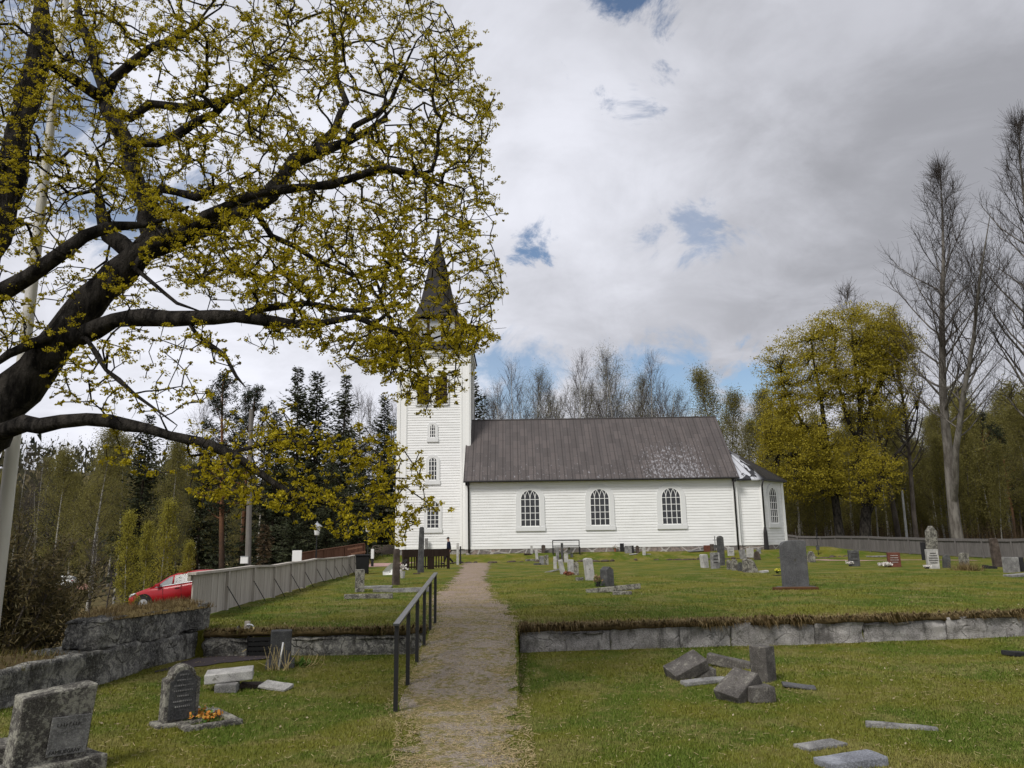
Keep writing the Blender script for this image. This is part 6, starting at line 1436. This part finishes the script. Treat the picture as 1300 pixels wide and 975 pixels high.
# ------------------------------------------------------------------ red car
def car(loc, rz, pitch, paint, label, name='parked_car'):
    root = empty(name, loc, 0, label, 'car'); root.rotation_euler = (0, R_(pitch), rz)
    st = np.array([-2.15, -2.10, -1.95, -1.6, -1.15, -.95, -.3, .5, 1.2, 1.75, 2.0, 2.12])
    zb = np.array([.42, .30, .24, .22, .22, .22, .22, .22, .24, .30, .36, .5]); zt_ = np.array([.62, .72, .80, .90, .99, 1.02, 1.0, 1.02, 1.05, 1.08, 1.05, .98]); hw = np.array([.60, .72, .80, .86, .88, .89, .90, .90, .89, .86, .80, .70])
    def loft(rings, cap=True):
        mb = MB(); n = len(rings[0])
        for r in rings: mb.v += [tuple(p) for p in r]
        for i in range(len(rings) - 1):
            for j in range(n): mb.f.append((i * n + j, i * n + (j + 1) % n, (i + 1) * n + (j + 1) % n, (i + 1) * n + j))
        mb.f.append(tuple(reversed(range(n)))); mb.f.append(tuple((len(rings) - 1) * n + j for j in range(n))); return mb
    rings = []
    for x, a, b, w_ in zip(st, zb, zt_, hw):
        h = b - a; rings.append([(x, -w_ * .82, a), (x, -w_ * .98, a + .12 * h), (x, -w_ * 1.02, a + .45 * h), (x, -w_, a + .78 * h), (x, -w_ * .90, b - .015), (x, -w_ * .5, b + .02), (x, w_ * .5, b + .02), (x, w_ * .90, b - .015), (x, w_, a + .78 * h), (x, w_ * 1.02, a + .45 * h), (x, w_ * .98, a + .12 * h), (x, w_ * .82, a)])
    body = loft(rings).build('body', paint, root, smooth=True)
    gs = np.array([-1.05, -.62, -.25, .1, .6, 1.1, 1.55, 2.02]); gt = np.array([1.0, 1.22, 1.40, 1.47, 1.50, 1.48, 1.40, 1.06]); gw = np.array([.74, .70, .65, .63, .62, .61, .59, .62])
    rings = [[(x, -.84, .96), (x, -w_ - .02 * 0, b - .05), (x, -w_ * .7, b), (x, w_ * .7, b), (x, w_, b - .05), (x, .84, .96)] for x, b, w_ in zip(gs, gt, gw)]
    loft(rings).build('cabin', paint, root, smooth=True)
    for s in (-1, 1):
        def sp(x, u):   # point on the cabin side
            b = float(np.interp(x, gs, gt)) - .05; w_ = float(np.interp(x, gs, gw)); return (x, s * (.84 + (w_ - .84) * u + .012), .96 + (b - .96) * u)
        for pts, mt in ((((-.72, .18), (-.02, .10), (-.02, .92), (-.22, .92)), 'sidepane'), (((.06, .10), (.84, .14), (.84, .92), (.06, .92)), 'carglass'), (((.92, .18), (1.42, .32), (1.25, .86), (.92, .90)), 'carglass')):
            mb = MB(); q = [sp(*p) for p in pts]; mb.add(q, [tuple(range(4))] if s < 0 else [(3, 2, 1, 0)]); mb.build('side_window', M[mt], root)
        mb = MB(); q = [sp(-.82, .05), sp(1.45, .12), sp(1.45, .22), sp(-.72, .14)]; q = [(x, y + s * .004, z) for x, y, z in q]; mb.add(q, [(0, 1, 2, 3)]); mb.build('window_trim', M['chrome'], root)
        mb = MB(); mb.tube([(-2.08, s * .62, .70), (-1.92, s * .76, .76), (-1.72, s * .83, .82)], [.05, .075, .03], 8); mb.build('headlight', M['chrome'], root, smooth=True)
        mb = MB(); mb.tube([(2.02, s * .74, .95), (1.82, s * .85, .98)], [.07, .05], 8); mb.build('tail_light', M['red'], root, smooth=True)
        mb = MB(); mb.box(-.72, -.52, s * .88 if s > 0 else -1.02, 1.02 if s > 0 else s * .88, .98, 1.12); mb.build('wing_mirror', paint, root, bevel=.03)
        mb = MB()
        for x in (-.42, .42, 1.15): mb.box(x - .006, x + .006, s * .905 - .012, s * .905 + .012, .36, .97)
        mb.box(.14, .34, s * .915 - .014, s * .915 + .014, .80, .83); mb.build('door_lines', M['rubber'], root)
        for x in (-1.32, 1.28):
            mb = MB(); mb.lathe([(.18, -.10), (.30, -.10), (.33, -.06), (.33, .06), (.30, .10), (.18, .10)], n=22); w_ = mb.build('wheel', M['rubber'], root, smooth=True); w_.matrix_local = Matrix.Translation((x, s * .84, .33)) @ Matrix.Rotation(PI / 2, 4, 'X')
            mb = MB(); mb.lathe([(.02, -.105), (.20, -.105), (.20, .105), (.02, .105)], n=16); mb.build('rim', M['greymetal'], w_)
            mb = MB(); mb.lathe([(.40, -.08), (.40, .08)], n=22); w2 = mb.build('wheel_arch', M['rubber'], root); w2.matrix_local = Matrix.Translation((x, s * .842, .36)) @ Matrix.Rotation(PI / 2, 4, 'X')
    mb = MB(); mb.add([(-1.03, -.60, 1.03), (-1.03, .60, 1.03), (-.32, .50, 1.385), (-.32, -.50, 1.385)], [(0, 3, 2, 1)]); mb.build('windscreen', M['carglass'], root)
    mb = MB(); mb.add([(1.66, -.50, 1.36), (2.03, -.55, 1.08), (2.03, .55, 1.08), (1.66, .50, 1.36)], [(0, 1, 2, 3)]); mb.build('rear_window', M['carglass'], root)
    return root
q = A(238, 771, 36); gz = float(H(q[0], 36)); roofz = float(A(242, 730.5, 36)[2])
car((q[0] - .45, 36.5, roofz - 1.36), R_(-3), -7, M['red'], 'red hatchback parked beyond the left stone wall, nose pointing downhill')
q = A(72, 738, 88); c2_ = car((q[0], 88, float(q[2]) - .9), R_(8), 0, M['white'], 'small white car far off behind the juniper bush')
p = A(97, 735, 100); root = empty('cottage', (p[0], 100, float(p[2]) - 2.6), R_(20), 'distant cottage with a faded red tile roof behind the juniper bush', 'house', None, .55)
mb = MB(); mb.box(-3.2, 3.2, -2, 2, -1.5, 2.2); mb.build('wall', M['casing'], root); mb = MB(); mb.prism([(-2.5, 2.1), (2.5, 2.1), (0, 3.6)], -3.5, 3.5, Matrix.Rotation(PI / 2, 4, 'Z')); rf = mb.build('roof', M['tile'], root)
for x in (-1.7, 1.5): mb = MB(); mb.box(x - .5, x + .5, -2.06, -2.003, .6, 1.7); mb.build('window', M['glass'], root)
mb = MB(); mb.box(-.3, .3, -.3, .3, 3.0, 4.2); mb.build('chimney', M['st_red'], rf)

# ------------------------------------------------------------------ person walking to the left
def person():
    q = hit(570, 716); k = float((q - EYE) @ Fv) / FPX; s = (float(A(570, 682.5, q[1])[2]) - float(H(q[0], q[1]))) / 1.75
    root = empty('person', (q[0], q[1], float(H(q[0], q[1]))), R_(100), 'person in a navy jacket and dark cap walking past the dark grave fence', 'person', None, s)
    # faces +y; turned to walk towards the left of the picture and a little away
    def skin(name, V_, E_, R__, mt, lv=1):
        me = bpy.data.meshes.new(name); me.from_pydata(V_, E_, []); o = bpy.data.objects.new(name, me); COL.objects.link(o); o.parent = root
        sk = o.modifiers.new('skin', 'SKIN'); sk.use_smooth_shade = True
        for i, r in enumerate(R__): me.skin_vertices[0].data[i].radius = (r if isinstance(r, tuple) else (r, r)); me.skin_vertices[0].data[i].use_root = (i == 0)
        sb = o.modifiers.new('sub', 'SUBSURF'); sb.levels = lv; sb.render_levels = lv
        dg = bpy.context.evaluated_depsgraph_get(); m2 = bpy.data.meshes.new_from_object(o.evaluated_get(dg)); o.modifiers.clear(); o.data = m2; m2.materials.clear(); m2.materials.append(M[mt]); return o
    V_ = [(0, 0, .95), (0, .01, 1.15), (0, .02, 1.36), (0, .03, 1.47), (0, .05, 1.56), (0, .06, 1.66), (0, .05, 1.73)]; E_ = [(i, i + 1) for i in range(6)]; R__ = [(.13, .10), (.13, .10), (.14, .10), (.055, .055), (.06, .07), (.075, .09), (.055, .065)]
    def chain(start, pts, rs):
        p = start
        for v, r in zip(pts, rs): V_.append(v); R__.append(r); E_.append((p, len(V_) - 1)); p = len(V_) - 1
        return p
    for sd_, kf, ff, arm in ((-1, .22, .36, -.16), (1, .10, -.30, .20)):
        chain(0, [(sd_ * .09, 0, .88), (sd_ * .10, kf, .50), (sd_ * .10, ff, .10), (sd_ * .10, ff + .06, .045), (sd_ * .11, ff + .19, .035)], [.085, .062, .045, .042, .03])
        wv = chain(2, [(sd_ * .17, .02, 1.40), (sd_ * .22, -arm * .4, 1.14), (sd_ * .23, arm * .7 + .06, .92), (sd_ * .23, arm * .9 + .08, .86)], [.06, .046, .034, .032])
        hx, hy, hz_ = V_[-1]
        for i, (dx, L) in enumerate(((-.027, .075), (-.009, .085), (.009, .08), (.027, .065))): chain(wv, [(hx + dx, hy + .02, hz_ - .05), (hx + dx, hy + .035, hz_ - .05 - L * .7)], [.0095, .008])
        chain(wv, [(hx - sd_ * .03, hy + .035, hz_ - .03), (hx - sd_ * .035, hy + .05, hz_ - .06)], [.011, .009])
    body = skin('body', V_, E_, R__, 'skin')
    mb = MB(); mb.tube([(0, .145, 1.645), (0, .165, 1.625), (0, .15, 1.61)], [.012, .018, .01], 6); mb.build('nose', M['skin'], root, smooth=True)
    for sd_ in (-1, 1):
        mb = MB(); mb.lathe([(.004, -.006), (.011, 0), (.004, .006)], (sd_ * .03, .143, 1.665), 8); mb.build('eye', M['black'], root)
        mb = MB(); mb.lathe([(.008, -.03), (.016, 0), (.010, .03)], (sd_ * .078, .05, 1.645), 8); mb.build('ear', M['skin'], root)
    mb = MB(); mb.box(-.022, .022, .135, .146, 1.588, 1.596); mb.build('mouth', M['st_red'], root)
    V_ = [(0, 0, .86), (0, .01, 1.10), (0, .02, 1.37), (0, .03, 1.49)]; E_ = [(0, 1), (1, 2), (2, 3)]; R__ = [(.20, .18), (.195, .175), (.20, .165), (.085, .09)]
    for sd_, arm in ((-1, -.16), (1, .20)): chain(2, [(sd_ * .18, .02, 1.41), (sd_ * .225, -arm * .4, 1.14), (sd_ * .23, arm * .65 + .05, .93)], [.09, .078, .06])
    skin('jacket', V_, E_, R__, 'navy')
    V_ = [(0, 0, .94)]; E_ = []; R__ = [(.15, .12)]
    for sd_, kf, ff in ((-1, .22, .36), (1, .10, -.30)): chain(0, [(sd_ * .09, 0, .86), (sd_ * .10, kf, .50), (sd_ * .10, ff, .10)], [.105, .08, .066])
    skin('trousers', V_, E_, R__, 'darkcloth')
    for ff in ((-1, .36), (1, -.30)): mb = MB(); mb.tube([(ff[0] * .10, ff[1] - .06, .05), (ff[0] * .10, ff[1] + .08, .05), (ff[0] * .11, ff[1] + .22, .035)], [.055, .055, .038], 8); mb.build('shoe', M['black'], root, smooth=True)
    mb = MB(); mb.lathe([(.092, 1.685), (.096, 1.72), (.085, 1.765), (.045, 1.79), (.01, 1.795)], (0, .055, 0), 14); mb.box(-.06, .06, .13, .225, 1.69, 1.70); mb.build('cap', M['black'], root, smooth=False)
person()

# ------------------------------------------------------------------ grass blades and litter
def inpath(x, y, pad=0.):
    xl, xr = path_edges(y); pad = pad - .16 * (np.sin(y * 2.3 + x * 3) + np.sin(y * 5.1 - x * 7) * .7 + np.sin(y * .9) * .6 - .2) * np.clip((y - 11.5) / 3, .15, 1) * np.clip(y / 16, .8, 1.6); return (x > xl + .10 - pad) & (x < xr - .10 + pad)
def scatter(n, y0, y1, half, seed, pw=1.0):
    rg = np.random.default_rng(seed); y = y0 + (y1 - y0) * rg.uniform(0, 1, n) ** pw; x = rg.uniform(-1, 1, n) * (half * y + .8)
    wy = wallY(x); lowok = (y < wy - .12) & (x > -5.35 + (y - 8.39) * .134 + .03); upok = (y > wy + .02) & (x > fenceX(y) + .25)
    k = (lowok | upok) & (~inpath(x, y) | ((rg.uniform(0, 1, n) < np.where(y < 8.4, .45, .13) + .55 * ((np.sin(x * 5.1 + 1.7 * np.sin(y * 2.1)) * np.sin(y * 1.9 + x * 2.3)) > .62) * (y > 12.5)))) & ~((x < -3.3) & (x > -4.9) & (y > 10.9) & (y < 12.1) & (x < -3.3 - (12.1 - y)*.3))
    return x[k], y[k], rg
def blades(name, n, y0, y1, half, hgt, wid, seed, pw=1.0):
    x, y, rg = scatter(n, y0, y1, half, seed, pw); m_ = len(x); z = H(x, y) - .004; b = np.stack([x, y, z], 1); az = rg.uniform(0, 2 * PI, m_); h = hgt * rg.uniform(.35, 1.25, m_); l = rg.uniform(.1, 1.1, m_)
    tip = b + np.stack([np.cos(az) * l * h, np.sin(az) * l * h, h], 1); s = np.stack([-np.sin(az), np.cos(az), 0 * az], 1) * wid
    return tag(fast_mesh(name, np.stack([b - s, b + s, tip], 1).reshape(-1, 3), 3, M['blade']), kind='stuff')
blades('grass', 260000, 4.6, 9.2, .70, .027, .0032, 1, .8)
blades('grass', 200000, 9.2, 14.5, .72, .032, .0042, 2)
blades('grass', 180000, 12.2, 30, .72, .036, .0075, 3)
x, y, rg = scatter(2600, 5, 20, .72, 9, .8); P_ = np.stack([x, y, H(x, y) + .022], 1)
M['litter'] = leafmat('dead_leaf', [(.30, .23, .13), (.42, .36, .25), (.2, .14, .07)], .2)
tag(fast_mesh('leaf_litter', leaf_quads(P_[:800], .014, rg, 1, .0, .7, .7), 4, M['litter']), kind='stuff')
# straw and dead grass lying on the path and lawn
rg = np.random.default_rng(31); y = 4.8 + 22 * rg.uniform(0, 1, 30000) ** 1.7; xl, xr = path_edges(y); x = xl - .15 + (xr - xl + .3) * rg.uniform(0, 1, 30000); k = rg.uniform(0, 1, 30000) < .25 + .75 * (np.sin(x * 9 + 2 * np.sin(y * 5)) * np.sin(y * 4 + x * 3) > -.1); x, y = x[k], y[k]
y2 = 4.8 + 9 * rg.uniform(0, 1, 9000) ** .9; x2 = rg.uniform(-1, 1, 9000) * (.72 * y2 + .6); k = (x2 > -5.2) & ((y2 < wallY(x2) - .15) | (y2 > wallY(x2) + .1)); x = np.concatenate([x, x2[k]]); y = np.concatenate([y, y2[k]]); n = len(x)
az = rg.uniform(0, 2 * PI, n); L = rg.uniform(.008, .028, n); c = np.stack([x, y, H(x, y) + np.where(np.arange(n) < n - k.sum(), .019, .014)], 1); d = np.stack([np.cos(az) * L, np.sin(az) * L, rg.normal(0, .004, n)], 1); s = np.stack([-np.sin(az), np.cos(az), 0 * az + .3], 1) * .002
tag(fast_mesh('straw', np.stack([c - d - s, c + d - s, c + d + s, c - d + s], 1).reshape(-1, 3), 4, M['straw']), kind='stuff')
# long dry grass of the meadow outside the wall
rg = np.random.default_rng(12); y = rg.uniform(8, 60, 26000); x = fenceX(np.maximum(y, 13)) - .6 - rg.uniform(0, 1, 26000) ** 1.3 * 26; k = (np.abs(x) < .78 * y + 1) & (x < -5.9 - 0*y); x, y = x[k], y[k]
tag(tufts('meadow_grass', M['dry'], None, np.stack([x, y, H(x, y) - .02], 1), .34, .012, .9, None, 13), kind='stuff')
